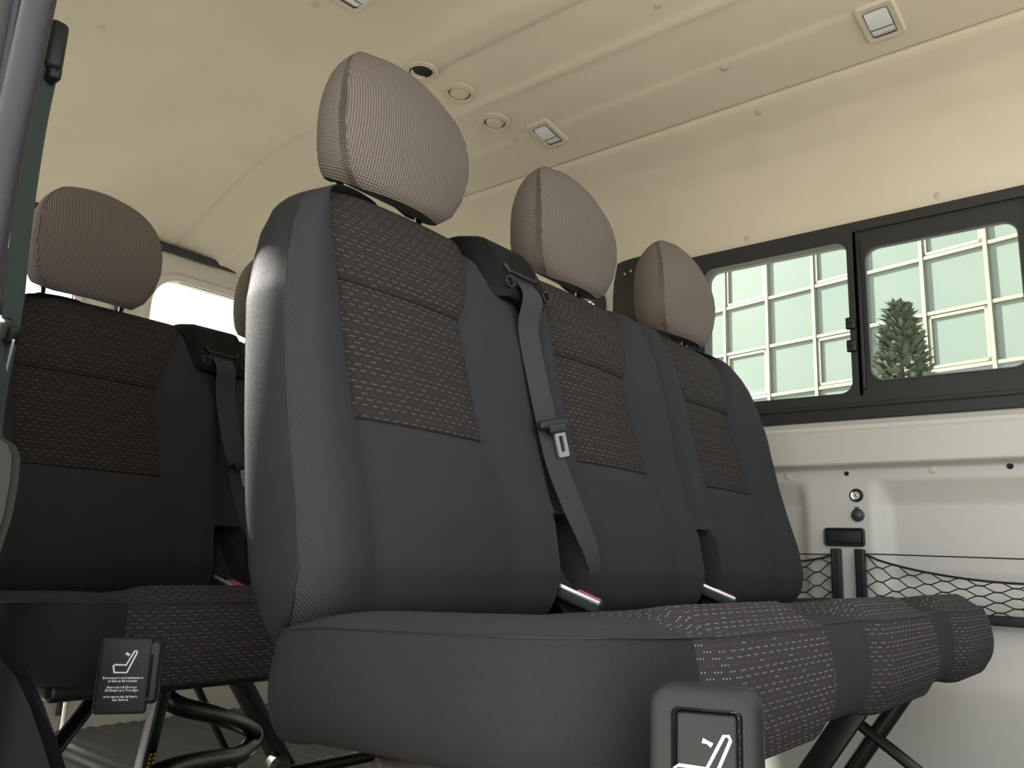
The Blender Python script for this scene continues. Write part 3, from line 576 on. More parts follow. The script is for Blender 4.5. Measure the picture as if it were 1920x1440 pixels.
def bench(origin, pitch, c0, bounds, rs_extra, label, boxpos, textbox, hr_mats, rear=False, W=1.42):
    root = empty('bench_seat', origin); tag(root, label, 'bench seat', 'black three-place bench seats')
    ox, oy, oz = 0, 0, 0
    cs = [c0 + pitch * i for i in range(3)]
    # ---------------- backrest
    zrows = [0.452, 0.456, 0.462, 0.47, 0.48] + list(np.arange(0.49, 0.590, 0.01)) + [0.592, 0.596, 0.600, 0.604, 0.608, 0.612, 0.616, 0.622] + list(np.arange(0.63, 0.70, 0.01)) + [0.700, 0.7025, 0.705, 0.7075, 0.712] + list(np.arange(0.72, 0.878, 0.01)) + [0.880, 0.8825, 0.885, 0.8875, 0.892] + list(np.arange(0.90, 1.03, 0.01)) + [1.035, 1.04, 1.045, 1.05, 1.055, 1.06, 1.064, 1.067, 1.070, 1.0715, 1.072]
    Z1, Z2 = 0.885, 0.705
    def Ls(i, z): return lerp_tab(LST, z) + pitch * i + (c0 - .24)
    def Rs(i, z): return lerp_tab(RST, z) + pitch * i + (c0 - .24) + rs_extra
    def xl(z): return lerp_tab(XOT, z)
    def xr(z): return W - lerp_tab(XOT, z)
    rows = []; meta = None; uvs = []
    for z in zrows:
        yf, yb = lerp_tab(YFT, z), lerp_tab(YBT, z); ym = 0.5 * (lerp_tab(YFT, 1.0) + yb) if z > 1.0 else (yf + yb) / 2
        sh = 1.0
        if z > 1.03: w_ = (z - 1.03) / 0.0421; sh = math.sqrt(max(0.0, 1 - w_ ** 2.4)) * .97 + .03; ym = -0.012
        if z < 0.49: w_ = (0.49 - z) / 0.038; sh = math.sqrt(max(0.0, 1 - w_ ** 2 * .93)); ym = -0.15
        pts = []; tags = []
        L0, R0 = xl(z), xr(z)
        def put(x, y, g): pts.append((x, ym + (y - ym) * sh)); tags.append(g)
        nb_, ni = 12, 16
        notch_w = 0.024
        for i in range(3):
            la = max(Ls(i, z), L0 + 0.008 + 0.004 * (i == 0), bounds[i - 1] + 0.046 if i else 0); ra = min(Rs(i, z), R0 - 0.015)
            if i == 0:
                for j in range(nb_):
                    t_ = j / nb_; x = L0 + 0.004 + (la - L0 - 0.004) * t_
                    put(x, yf + 0.016 * (1 - t_) ** 6 - 0.016 * math.sin(math.pi * t_ ** .8) ** 0.8, 'b')
            for j in range(ni + 1):
                t_ = j / ni; x = la + (ra - la) * t_; dz = 0
                gr = 0.0035 if j in (0, ni) else 0
                y = yf + 0.008 * sst(0.62, 0.95, z) - 0.012 * math.sin(math.pi * t_) * (1 if z < 0.70 else .6) + gr - 0.004 * sst(.70, .72, z) * (1 - sst(.93, .96, z)) * 0
                if z in (Z1, Z2): y += 0.0035
                # head part bulges a little over the middle part
                if z > Z1: y -= 0.008 * sst(Z1, Z1 + 0.02, z) * sst(1.06, 0.95, z)
                if z < Z2: y -= 0.006 * sst(Z2, Z2 - 0.02, z)
                put(x, y, ('i%d' % i) if j < ni else 'b')
            # bolster to boundary / edge
            xe = bounds[i] if i < 2 else R0
            if i < 2:
                bnd = xe
                left = [ra + (bnd - 0.040 - ra) * q / 6 for q in range(1, 7)]
                mid = [bnd + q for q in (-0.0345, -0.032, -0.030, -0.0275, -0.018, 0, 0.018, 0.0275, 0.030, 0.032, 0.0345, 0.040)]
                nxt = max(Ls(i + 1, z), bnd + 0.046); right = [bnd + 0.040 + (nxt - bnd - 0.040) * q / 6 for q in range(1, 6)]
                for x in left + mid + right:
                    tl = (x - ra) / (bnd - ra) if x < bnd else 1 - (x - bnd) / (nxt - bnd); tl = max(0, min(1, tl))
                    y = yf - 0.016 * math.sin(math.pi * min(tl * .75, 1)) ** .8 + 0.020 * tl ** 5
                    if abs(x - bnd) < 0.039 and z < 0.63:
                        zt = 0.612 - 0.010 * (abs(x - bnd) / 0.031) ** 4
                        nn = sst(0.0335, 0.0285, abs(x - bnd)) * sst(zt + 0.004, zt - 0.006, z); y += 0.085 * nn
                        # piped lip round the pocket
                        lip = math.exp(-((abs(x - bnd) - 0.0350) / 0.0028) ** 2) * sst(0.618, 0.61, z) + math.exp(-((z - 0.618) / 0.004) ** 2) * sst(0.037, 0.031, abs(x - bnd))
                        y -= 0.0045 * lip
                    put(x, y, 'b')
            else:
                for j in range(1, nb_ + 1):
                    t_ = j / nb_; x = ra + (xe - ra) * t_
                    put(x, yf + 0.020 * t_ ** 6 - 0.016 * math.sin(math.pi * min(1, t_ * 1.0)) ** .8, 'b')
        # right side, back, left side (leather)
        for j in range(1, 7):
            t_ = j / 6; put(R0 - 0.001 - 0.03 * t_ ** 5, (yf + 0.025) + (yb - yf - 0.025) * t_, 's')
        for j in range(1, 12): t_ = j / 12; put(R0 - 0.03 + (L0 + 0.05 - R0 + 0.03) * t_, yb + 0.004 * math.sin(math.pi * t_), 'k')
        for j in range(14):
            t_ = 1 - j / 14; put(L0 + 0.001 + 0.050 * max(0, (t_ - .35) / .65) ** 2.6 - 0.002 * math.sin(math.pi * t_), (yf + 0.018) + (yb - yf - 0.018) * t_, 'l')
        zz = z if z < 1.0 else 1.0 + (z - 1.0) * 0.80
        rows.append([(a, c, zz) for a, c in pts]); meta = tags
        d = 0; u_ = [0]
        for j in range(1, len(pts)): d += math.hypot(pts[j][0] - pts[j - 1][0], pts[j][1] - pts[j - 1][1]); u_.append(d)
        uvs.append(u_)
    # flatten uv: x coordinate for the front keeps seams straight
    n = len(rows[0]); UV = [[(rows[r][j][0] if meta[j][0] in 'ib' else uvs[r][j], rows[r][j][2]) for j in range(n)] for r in range(len(rows))]
    def patch(sel, name, mat, parent, uniq=None):
        V = []; F = []; UVv = []; idx = {}
        def vid(r, c):
            if (r, c) not in idx: idx[(r, c)] = len(V); V.append(rows[r][c]); UVv.append(UV[r][c])
            return idx[(r, c)]
        for r in range(len(rows) - 1):
            for c in range(n):
                if sel(r, c): c2 = (c + 1) % n; F.append((vid(r, c), vid(r, c2), vid(r + 1, c2), vid(r + 1, c)))
        return V, F, UVv
    def zone(r, c):
        g = meta[c]; z = (zrows[r] + zrows[r + 1]) / 2
        if g[0] == 'i':
            if z > Z1: return 'up' + g[1]
            if z > Z2: return 'mid' + g[1]
            return 'b'
        return g
    V, F, U = patch(lambda r, c: zone(r, c) in ('b', 's', 'k'), '', '', None)
    nB = len(V); F.append(tuple(range(0, 0))) if False else None
    back = obj('backrest', V, F, 'twill', root, True, U, sharp=80)
    V, F, U = patch(lambda r, c: zone(r, c) == 'l', '', '', None); obj('side_panel', V, F, 'leather', back, True, U, sharp=80)
    for i in range(3):
        V, F, U = patch(lambda r, c: zone(r, c) == 'up%d' % i, '', '', None); obj('patterned_panel', V, F, 'dots_top', back, True, U, sharp=80)
        V, F, U = patch(lambda r, c: zone(r, c) == 'mid%d' % i, '', '', None); obj('patterned_panel', V, F, 'dots_top' if i else 'dots_top', back, True, U, sharp=80)
    jl = n - 1  # leather seam cord
    b = MB(); b.tube([Vector(rows[r][0]) for r in range(3, len(rows) - 6)], 0.0013, 6); b.build('seam_cord', 'plastic', back)
    # ---------------- headrests
    for i in range(3): headrest(root, cs[i] - (0.02 if rear else 0), 0.0, 1.078)
    # ---------------- cushion
    yR, yFr, r0 = -0.148, -0.588, 0.120
    ins = [(cs[i] - 0.13, cs[i] + 0.175) for i in range(3)]
    xst = [0.0, 0.01, 0.02, 0.035, 0.05, 0.065, 0.08, 0.095]
    for i in range(3):
        a, c = ins[i]; xst += [a + (c - a) * q / 18 for q in range(19)]
        e = ins[i + 1][0] if i < 2 else W
        xst += [c + (e - c) * q / 9 for q in range(1, 9)] if i < 2 else [c + (e - c) * q / 6 for q in range(1, 7)]
    xst = sorted(set(round(x, 5) for x in xst)); yst = list(np.linspace(yR, -0.40, 14)) + list(np.linspace(-0.42, yFr, 16))
    TZ = [(-0.62, 0.491), (-0.60, 0.492), (-0.56, 0.493), (-0.50, 0.490), (-0.39, 0.484), (-0.25, 0.477), (-0.17, 0.468), (-0.12, 0.455)]
    def seatbulge(x):
        s = 0
        for a, c in ins: s = max(s, sst(a - 0.012, a + 0.045, x) * (1 - sst(c - 0.03, c + 0.012, x)))
        return s
    def plan(x, y):
        px, py = x, y
        for sx in (0, 1):
            xx = x if sx == 0 else W - x
            r0 = 0.120 if sx == 0 else 0.19
            u = (r0 - xx) / r0; v = (yFr + r0 - y) / r0
            if u > 0 and v > 0:
                uu = u * math.sqrt(1 - v * v / 2); vv = v * math.sqrt(1 - u * u / 2); px = (r0 - uu * r0) if sx == 0 else W - (r0 - uu * r0); py = yFr + r0 - vv * r0
            # rear corner
            rr = 0.05; u = (rr - xx) / rr; v = (y - (yR - rr)) / rr
            if u > 0 and v > 0:
                uu = u * math.sqrt(1 - v * v / 2); vv = v * math.sqrt(1 - u * u / 2); px = (rr - uu * rr) if sx == 0 else W - (rr - uu * rr); py = yR - rr + vv * rr
        fr = sst(-0.40, yFr, y)
        py -= 0.012 * seatbulge(x) * fr; 
        return px, py
    def topz(x, y, px, py):
        ez = min(x, W - x) ; e1 = sst(0, 0.045, ez); e2 = sst(0, 0.05, y - yFr)
        z = lerp_tab(TZ, py); e = min(e1, e2) if False else 1 - math.sqrt(min(1, (1 - e1) ** 2 + (1 - e2) ** 2))
        sb = seatbulge(x)
        z += 0.012 * e + (0.002 + 0.010 * sst(-0.46, -0.56, y)) * sb * e * sst(-0.2, -0.35, y) + 0.003 * math.exp(-((x - 0.065) / 0.030) ** 2) * sst(-0.575, -0.53, y) * sst(-0.16, -0.3, y)
        z -= 0.010 * (1 - sb) * sst(-0.25, -0.45, y) * (x > 0.11) * e
        z -= 0.010 * sst(0.08, 0.14, x) * sst(-0.45, -0.3, y) * e * (1 if x < W - .1 else 0)
        return z
    nx, ny = len(xst), len(yst)
    top = [[None] * nx for _ in range(ny)]
    for r, y in enumerate(yst):
        for c, x in enumerate(xst):
            px, py = plan(x, y); top[r][c] = (px, py, topz(x, y, px, py))
    # boundary ring: rear-left -> front-left -> front-right -> rear-right
    ring = [(r, 0) for r in range(ny)] + [(ny - 1, c) for c in range(1, nx)] + [(r, nx - 1) for r in range(ny - 2, -1, -1)] + [(0, c) for c in range(nx - 2, 0, -1)]
    nr = len(ring); R3 = [Vector(top[r][c]) for r, c in ring]
    nor = []
    for k_ in range(nr):
        t_ = R3[(k_ + 1) % nr] - R3[k_ - 1]; nv = Vector((t_.y, -t_.x, 0)); nor.append(-nv.normalized() if nv.length > 1e-9 else Vector((0, 0, 0)))
    # orientation check: outward
    if nor[5].x > 0: nor = [-q for q in nor]
    skirt = [[tuple(p) for p in R3]]; sect = [0.0]
    prof0 = [(0.0, 0.0), (0.0010, 0.004), (0.0035, 0.011), (0.0075, 0.025), (0.0100, 0.045), (0.0100, 0.062), (0.0065, 0.080), (-0.0005, 0.094), (-0.010, 0.105), (-0.022, 0.110), (-0.05, 0.112), (-0.10, 0.108)]
    prof = [(p_.x, p_.y) for p_ in spline([(a_, c_, 0) for a_, c_ in prof0], 3)][1:]
    for (o_, dz) in prof:
        row_ = []
        for k_ in range(nr):
            r_, c_ = ring[k_]; x_ = xst[c_]; y_ = yst[r_]; sb = seatbulge(x_) * sst(-0.45, -0.59, y_)
            oo = o_ * (0.75 + 0.5 * sb * (o_ > 0)); k2 = 1.0
            back_ = 1.0 if y_ > yR - 0.001 else 0.0
            p = R3[k_] + nor[k_] * oo; p.z = R3[k_].z - dz * (1.0 + 0.06 * sb)
            # lower edge pulled up around the lever box
            row_.append(tuple(p))
        skirt.append(row_)
    def insert_at(x): return any(a + 1e-4 < x < c - 1e-4 for a, c in ins)
    # top faces
    def build_sel(sel_top, sel_sk, name, mat, parent):
        V = []; F = []; UVv = []; idx = {}
        def vid(key):
            if key not in idx:
                idx[key] = len(V)
                if key[0] == 't': p = top[key[1]][key[2]]; V.append(p); UVv.append((p[0], p[1]))
                else:
                    p = skirt[key[1]][key[2]]; V.append(p); k_ = key[2]; UVv.append((arc[k_], -0.6 - (skirt[0][k_][2] - p[2])))
            return idx[key]
        for r in range(ny - 1):
            for c in range(nx - 1):
                if sel_top(r, c): F.append((vid(('t', r, c)), vid(('t', r + 1, c)), vid(('t', r + 1, c + 1)), vid(('t', r, c + 1))))
        for s_ in range(len(skirt) - 1):
            for k_ in range(nr):
                if sel_sk(s_, k_): k2 = (k_ + 1) % nr; F.append((vid(('s', s_, k_)), vid(('s', s_ + 1, k_)), vid(('s', s_ + 1, k2)), vid(('s', s_, k2))))
        return obj(name, V, F, mat, parent, True, UVv, sharp=80)
    arc = [0.0]
    for k_ in range(1, nr): arc.append(arc[-1] + (R3[k_] - R3[k_ - 1]).length)
    a0 = arc[ny - 1 + xst.index(round(ins[0][0], 5))] if round(ins[0][0], 5) in xst else 0
    arc = [a + ins[0][0] - a0 for a in arc]
    def is_ins_top(r, c): xm = (xst[c] + xst[c + 1]) / 2; return any(a < xm < e for a, e in ins) and yst[r] < -0.455
    def sk_zone(s_, k_):
        r_, c_ = ring[k_]; r2, c2 = ring[(k_ + 1) % nr]; xm = (xst[c_] + xst[c2]) / 2; ym_ = (yst[r_] + yst[r2]) / 2
        if c_ == 0 and c2 == 0: return 'l'
        if r_ == ny - 1 and r2 == ny - 1:
            if xm < ins[0][0]: return 'l'
            for q, (a, e) in enumerate(ins):
                if a < xm < e: return 'i%d' % q
            return 'b'
        return 'b'
    cush = build_sel(lambda r, c: not is_ins_top(r, c), lambda s_, k_: sk_zone(s_, k_) == 'b', 'seat_cushion', 'twill', root)
    build_sel(lambda r, c: False, lambda s_, k_: sk_zone(s_, k_) == 'l', 'side_panel', 'leather', cush)
    for q in range(3):
        build_sel(lambda r, c: is_ins_top(r, c) and ins[q][0] < (xst[c] + xst[c + 1]) / 2 < ins[q][1], lambda s_, k_: sk_zone(s_, k_) == 'i%d' % q, 'patterned_panel', 'dots', cush)
    kk = [k_ for k_ in range(nr) if (ring[k_][1] == 0 or (ring[k_][0] == ny - 1))]
    b = MB(); b.tube([R3[k_] + nor[k_] * 0.0006 for k_ in kk], 0.0007, 6); b.build('seam_cord', 'plastic', cush)
    # vertical seam cords each side of patterned panels on the front face
    for a, e in ins:
        for xx in (a, e):
            c_ = xst.index(round(xx, 5)); k_ = ring.index((ny - 1, c_)); b = MB()
            b.tube([Vector(skirt[s_][k_]) + nor[k_] * -0.0004 for s_ in range(0, 27)], 0.0007, 5); b.build('seam_cord', 'plastic', cush)
    # base tray under cushion
    b = MB(); b.box((0.06, -0.52, 0.355), (W - 0.06, -0.13, 0.385), 0.01); b.build('seat_pan', 'steel', root)
    # ---------------- belt anchor housing between seats 0 and 1
    bx = bounds[0] - 0.028 + (0.016 if rear else 0)
    hs = MB(); rowsH = []
    for (z, yy, w0, w1) in [(0.940, -0.060, .050, .056), (0.941, -0.118, .054, .062), (0.944, -0.127, .056, .066), (0.952, -0.130, .058, .070), (0.975, -0.124, .062, .074), (1.005, -0.108, .064, .074), (1.035, -0.088, .064, .074), (1.050, -0.074, .064, .074), (1.056, -0.060, .062, .072), (1.057, -0.005, .060, .070)]:
        yy -= 0.013 if z > 0.941 else 0.0
        rowsH.append([(bx - w0 - 0.002, 0.0, z), (bx - w0 - 0.002, yy + 0.034, z), (bx - w0 + 0.001, yy + 0.024, z), (bx - w0 + 0.016, yy + 0.002, z), (bx - w0 + 0.019, yy, z)] + [(bx - w0 + 0.022 + (w0 + w1 - 0.044) * q / 8, yy + (0.008 * math.sin(math.pi * q / 8) if z > .96 and z < 1.02 else 0), z) for q in range(9)] + [(bx + w1 - 0.019, yy, z), (bx + w1 - 0.016, yy + 0.002, z), (bx + w1 - 0.001, yy + 0.024, z), (bx + w1 + 0.002, yy + 0.034, z), (bx + w1 + 0.002, 0.0, z)])
    hs.grid(rowsH); hs.F.append(tuple(range(19))); house = hs.build('belt_housing', 'housing', root, sharp=50)
    b = MB(); b.rbox((bx - 0.002, -0.131, 0.975), (0.030, 0.004, 0.010), 0.003); b.build('belt_slot', 'dark', house)
    b = MB(); b.tube([(bx - 0.038, -0.127, 1.000), (bx - 0.032, -0.133, 0.988), (bx - 0.018, -0.136, 0.986), (bx + 0.020, -0.136, 0.986), (bx + 0.034, -0.133, 0.988), (bx + 0.040, -0.127, 1.000)], 0.0032, 8); b.build('slot_lip', 'plastic', house)
    for sx in (-0.042, 0.050):
        b = MB(); b.lathe([(0.010, 0), (0.0095, 0.003), (0.0072, 0.003), (0.0065, -0.002), (0.003, -0.002), (0, -0.001)], (bx + sx, -0.1415, 0.966), (0, -1, 0.1), 20); b.build('screw_recess', 'plastic', house)
    # ---------------- lap belt strap
    def yat(z): return lerp_tab(YFT, z) - 0.020
    if not rear:
        path = [(0.436, -0.130, 0.982), (0.434, -0.152, 0.950), (0.433, yat(0.90) - .002, 0.90), (0.438, yat(.82), 0.82), (0.444, yat(.75) - .002, 0.75), (0.452, yat(.69), 0.69), (0.470, yat(.63), 0.63), (0.500, yat(.56), 0.56), (0.520, yat(.51) + 0.010, 0.52), (0.522, -0.195, 0.475)]
        side = [(1, 0, 0), (1, -.1, 0), (.95, -.12, .05), (.95, -.15, .05), (.95, -.15, .08), (.95, -.12, .12), (.95, -.1, .2), (.9, .1, .2), (.9, .25, .0), (.95, .1, -.1)]
    else:
        path = [(bx + 0.0, -0.130, 0.982), (bx + 0.002, -0.152, 0.950), (bx + .01, yat(0.90) - .002, 0.90), (bx + .02, yat(.82), 0.82), (bx + .035, yat(.75) - .002, 0.75), (bx + .045, yat(.69), 0.69), (bx + .06, yat(.63), 0.63), (bx + .085, yat(.56), 0.56), (bx + .088, yat(.51) + 0.01, 0.52), (bx + .06, -0.20, 0.475)]
        side = [(1, 0, 0), (1, -.1, 0), (.95, -.1, .05), (.95, -.1, .05), (.95, -.1, .08), (.95, -.1, .1), (.95, -.05, .12), (.9, .2, .1), (.9, .3, .0), (.95, .2, -.1)]
    pp = spline(path, 6); ss = spline(side, 6); nn = []
    for i in range(len(pp)):
        t_ = (pp[min(i + 1, len(pp) - 1)] - pp[max(i - 1, 0)]).normalized(); nn.append(ss[i].cross(t_))
    b = MB(); b.ribbon(pp, ss, nn, 0.044, 0.0014); strap = b.build('belt_strap', 'belt', root, uvp=lambda v: (v[0], v[2]))
    # tongue
    tc = Vector(path[4]) + Vector((0.004, -0.008, 0.0)); ang = Matrix.Rotation(math.radians(-14), 3, 'Y') @ Matrix.Rotation(math.radians(-6), 3, 'X')
    b = MB(); b.rbox(tc, (0.034, 0.0065, 0.0075), 0.005, ang); b.rbox(tc + ang @ Vector((0.004, -0.002, -0.008)), (0.020, 0.006, 0.008), 0.004, ang); b.build('tongue_grip', 'plastic', strap)
    b = MB(); o_ = rrect(-0.013, 0.013, -0.052, -0.006, 0.004); i2 = rrect(-0.0055, 0.0055, -0.044, -0.020, 0.002)
    b.plate(o_, i2, (-0.0015, 0.0015), lambda a, c, d: tuple(tc + ang @ Vector((a + 0.006, d - 0.004, c)))); b.build('tongue_plate', 'tongue', strap)
    # ---------------- pocket webbing and buckles
    for bi, bnd in enumerate(bounds):
        b = MB(); q = [(bnd - 0.008, -0.150, 0.600), (bnd - 0.002, -0.165, 0.56), (bnd + 0.006, -0.19, 0.52), (bnd + 0.014, -0.215, 0.485), (bnd + 0.012, -0.235, 0.47)]
        b.ribbon(spline(q, 5), [(.9, -.4, 0.1)] * 21, [(.3, -1, .3)] * 21, 0.038, 0.0014); b.build('pocket_webbing', 'twill', root, uvp=lambda v: (v[0], v[2]))
        bk = MB(); bxx = bnd + 0.005; mt = Matrix.Rotation(math.radians(28), 3, 'Z') @ Matrix.Rotation(math.radians(22), 3, 'X')
        cc = Vector((bxx, -0.232, 0.497)); bk.rbox(cc, (0.021, 0.034, 0.010), 0.004, mt); bo = bk.build('belt_buckle', 'plastic2', root)
        b = MB(); b.rbox(cc + mt @ Vector((0.0, -0.012, 0.0095)), (0.014, 0.018, 0.0025), 0.002, mt); b.build('release_button', 'red', bo)
        b = MB(); b.rbox(cc + mt @ Vector((-0.019, 0.0, 0.0075)), (0.0025, 0.031, 0.003), 0.001, mt); b.build('buckle_rim', 'tongue', bo)
    # ---------------- lever box
    bw, bh, th_ = boxpos[3], boxpos[4], math.radians(boxpos[5]); bc = Vector(boxpos[:3])
    bn = Vector((-math.cos(th_), -math.sin(th_), 0)); br = Vector((math.sin(th_), -math.cos(th_), 0)); bm = Matrix((( -bn.x, -br.x, 0), (-bn.y, -br.y, 0), (0, 0, 1)))
    o3 = lambda a, c, d: tuple(bc + br * a + bn * d + Vector((0, 0, c)))
    if not textbox:
        b = MB(); b.grid([[o3(a, c, -0.03) for a, c in rrect(-bw + .004, bw - .012, -bh, bh - .004, 0.016)], [o3(a, c, -0.004) for a, c in rrect(-bw, bw, -bh, bh, 0.016)], [o3(a, c, 0.004) for a, c in rrect(-bw + .002, bw - .002, -bh + .002, bh - .002, 0.015)], [o3(a, c, 0.008) for a, c in rrect(-bw + .010, bw - .010, -bh + .009, bh - .009, 0.010)], [o3(a, c, 0.0072) for a, c in rrect(-bw + .0145, bw - .0145, -bh + .0150, bh - .0150, 0.005)], [o3(a, c, -0.004) for a, c in rrect(-bw + .0155, bw - .0155, -bh + .0160, bh - .0160, 0.004)]], cu=True)
        bo = b.build('lever_box', 'plastic2', root, sharp=60)
        b = MB(); b.rbox(bc, (0.0045, bw - 0.0175, bh - 0.0180), 0.003, bm); b.build('lever_plate', 'plastic', bo)
        pc = bc + bn * 0.0050 - br * 0.0025 + Vector((0, 0, bh - 0.048)); sc = 0.0170
    else:
        b = MB(); b.rbox(bc - bn * 0.016 + br * bw * 0.95 + Vector((0, 0, 0.004)), (0.020, bw * 0.42, bh * 0.84), 0.006, bm); b.rbox(bc - bn * 0.008 + br * bw * 0.98, (0.012, bw * 0.20, bh * 0.66), 0.004, bm); bo = b.build('lever_box', 'plastic', root, sharp=50)
        b = MB(); b.rbox(bc, (0.005, bw, bh), 0.0045, bm); b.build('lever_plate', 'plastic2', bo, sharp=50)
        pc = bc + bn * 0.0056 + Vector((0, 0, bh * 0.38)); sc = 0.0130
    def P2(a, c): return pc + br * (a * sc * (1.0 if textbox else 1.15)) + Vector((0, 0, c * sc))
    prof = [(-0.95, -0.35), (-0.80, -0.95), (0.25, -0.95), (0.92, 0.80), (0.86, 0.95), (0.70, 0.95), (0.12, -0.30), (-0.80, -0.26)]
    if True:
        pts = [P2(a, c) for a, c in prof]; pts = pts + [pts[0], pts[1]]
        b = MB(); b.tube(pts, 0.0011 if textbox else 0.0013, 6)
        b.tube([P2(-0.02, 0.72), P2(0.16, 0.66), P2(0.30, 0.56)], [0.0018, 0.0012, 0.0018], 6)
        b.V = [tuple(Vector(v) - bn * (Vector(v) - pc).dot(bn) * 0.75) for v in b.V]; b.build('seat_pictogram', 'white', bo)
    if textbox:
        cu = bpy.data.curves.new('caption_text', 'FONT'); cu.size = 0.0036; cu.align_x = 'CENTER'; cu.extrude = 0.0001; cu.offset = 0.00010; cu.space_line = 0.98
        cu.body = 'Besenvourt t ux besidraxonen\nat Stat an tin tenomin\n\nEirsen int t & Gerrepe\nDt Ertatle ar a Teverdyn\n\ntverr queen do, tiri incre,\ntute Soviets'
        to = bpy.data.objects.new('caption_text', cu); COL.objects.link(to); bpy.context.view_layer.update()
        me = bpy.data.meshes.new_from_object(to.evaluated_get(bpy.context.evaluated_depsgraph_get())); bpy.data.objects.remove(to)
        me.materials.clear(); me.materials.append(M['white']); to = bpy.data.objects.new('caption_text', me); COL.objects.link(to); to.parent = bo
        to.matrix_local = Matrix(((br.x, 0, bn.x, pc.x), (br.y, 0, bn.y, pc.y), (0, 1, 0, pc.z - sc * 1.5), (0, 0, 0, 1)))
    # ---------------- leg frame
    fz = -0.03 - origin[2]
    def bar(p, q, w, t, name, mat='steel'):
        p, q = Vector(p), Vector(q); d = (q - p).normalized(); sx = Vector((1, 0, 0)); sy = d.cross(sx).normalized(); sx = sy.cross(d)
        b = MB(); b.rbox((0, 0, 0), (t / 2, w / 2, (q - p).length / 2), 0.003, Matrix((sx, sy, d)).transposed()); b.V = [tuple(Vector(v) + (p + q) / 2) for v in b.V]; return b.build(name, mat, root)
    for lx in ((0.16, 1.0) if not rear else (1.02,)):
        bar((lx, -0.46, 0.352), (lx, -0.205, fz + 0.01), 0.042, 0.012, 'leg')
        b = MB(); b.tube([(lx + 0.02, -0.53, 0.375), (lx + 0.02, -0.41, 0.20), (lx + 0.02, -0.26, fz + 0.02)], 0.014, 12); b.build('leg', 'steel', root)
        b = MB(); b.tube([(lx + 0.012, -0.40, 0.320), (lx + 0.012, -0.53, 0.235), (lx + 0.012, -0.62, 0.17), (lx + 0.012, -0.66, fz + 0.02)], 0.010, 10); b.build('brace', 'steel', root)
        b = MB(); b.rbox((lx + 0.012, -0.42, fz + 0.012), (0.035, 0.27, 0.012), 0.006); b.build('floor_rail', 'steel', root)
    b = MB(); b.tube([(0.14, -0.24, 0.120), (1.05, -0.24, 0.120)], 0.014, 12); b.build('cross_tube', 'steel', root)
    b = MB(); b.rbox((0.60, -0.33, 0.352), (0.44, 0.015, 0.014), 0.004); b.build('cross_rail', 'steel', root)
    if rear:
        b = MB(); b.tube([(0.285, -0.25, 0.365), (0.205, -0.315, 0.300), (0.144, -0.36, 0.253), (0.03, -0.45, 0.165), (-0.10, -0.54, 0.07), (-0.16, -0.58, fz + 0.02)], 0.0125, 14); b.build('leg', 'steel', root)
        st = bar((0.332, -0.33, 0.352), (0.285, -0.33, fz + 0.01), 0.030, 0.020, 'leg_strut')
        b = MB()
        for q in range(10):
            z_ = 0.165 + q * 0.0065
            for (w0, w1) in ((0.006, 0.0105), (-0.002, 0.003)): b.box((0.3075 + (z_ - 0.186) * 0.14 + w0, -0.3465, z_), (0.3075 + (z_ - 0.186) * 0.14 + w1, -0.3455, z_ + 0.004))
        b.build('strut_label', 'yellow', st, smooth=False)
        b = MB(); b.tube(spline([(0.40, -0.16, 0.365), (0.345, -0.28, 0.335), (0.352, -0.33, 0.302), (0.45, -0.30, 0.268), (0.545, -0.255, 0.232), (0.585, -0.245, 0.207), (0.560, -0.265, 0.190), (0.487, -0.33, 0.195), (0.37, -0.40, 0.215), (0.251, -0.48, 0.228), (0.16, -0.54, 0.20)], 6), 0.0165, 14); b.build('folding_link', 'steel', root)
        bar((0.530, -0.215, 0.345), (0.725, -0.205, 0.078), 0.046, 0.030, 'leg_strut')
        bar((0.47, -0.13, 0.36), (0.62, -0.13, 0.12), 0.020, 0.010, 'brace')
        b = MB(); b.lathe([(0.022, -0.02), (0.022, 0.012), (0.015, 0.016), (0.006, 0.016), (0.006, 0.022), (0, 0.022)], (0.655, -0.235, 0.135), (-0.3, -1, 0), 20); b.build('pivot_bolt', 'rust', root)
        b = MB(); b.rbox((0.55, -0.30, fz + 0.02), (0.16, 0.10, 0.020), 0.008); b.build('floor_rail', 'steel', root)
    else:
        b = MB(); b.tube(spline([(0.02, -0.315, 0.345), (0.06, -0.335, 0.352), (0.12, -0.35, 0.350), (0.20, -0.36, 0.335)], 6), [0.012] + [0.022] * 18, 16); b.build('hinge_tube', 'rust', root)
    return root
b1 = bench((0, 0, 0), 0.45, 0.24, [0.457, 0.897], 0.0, 'nearest black three-place bench with grey headrests and a lever box at its front corner', (0.018, -0.648, 0.397, 0.038, 0.075, 27), False, None)
b2 = bench((-0.075, 0.83, -0.025), 0.47, 0.25, [0.495, 0.955], 0.035, 'black three-place bench behind the nearest one, captioned black tablet hanging at its cushion corner', (0.052, -0.742, 0.420, 0.0295, 0.0435, 58), True, None, rear=True)
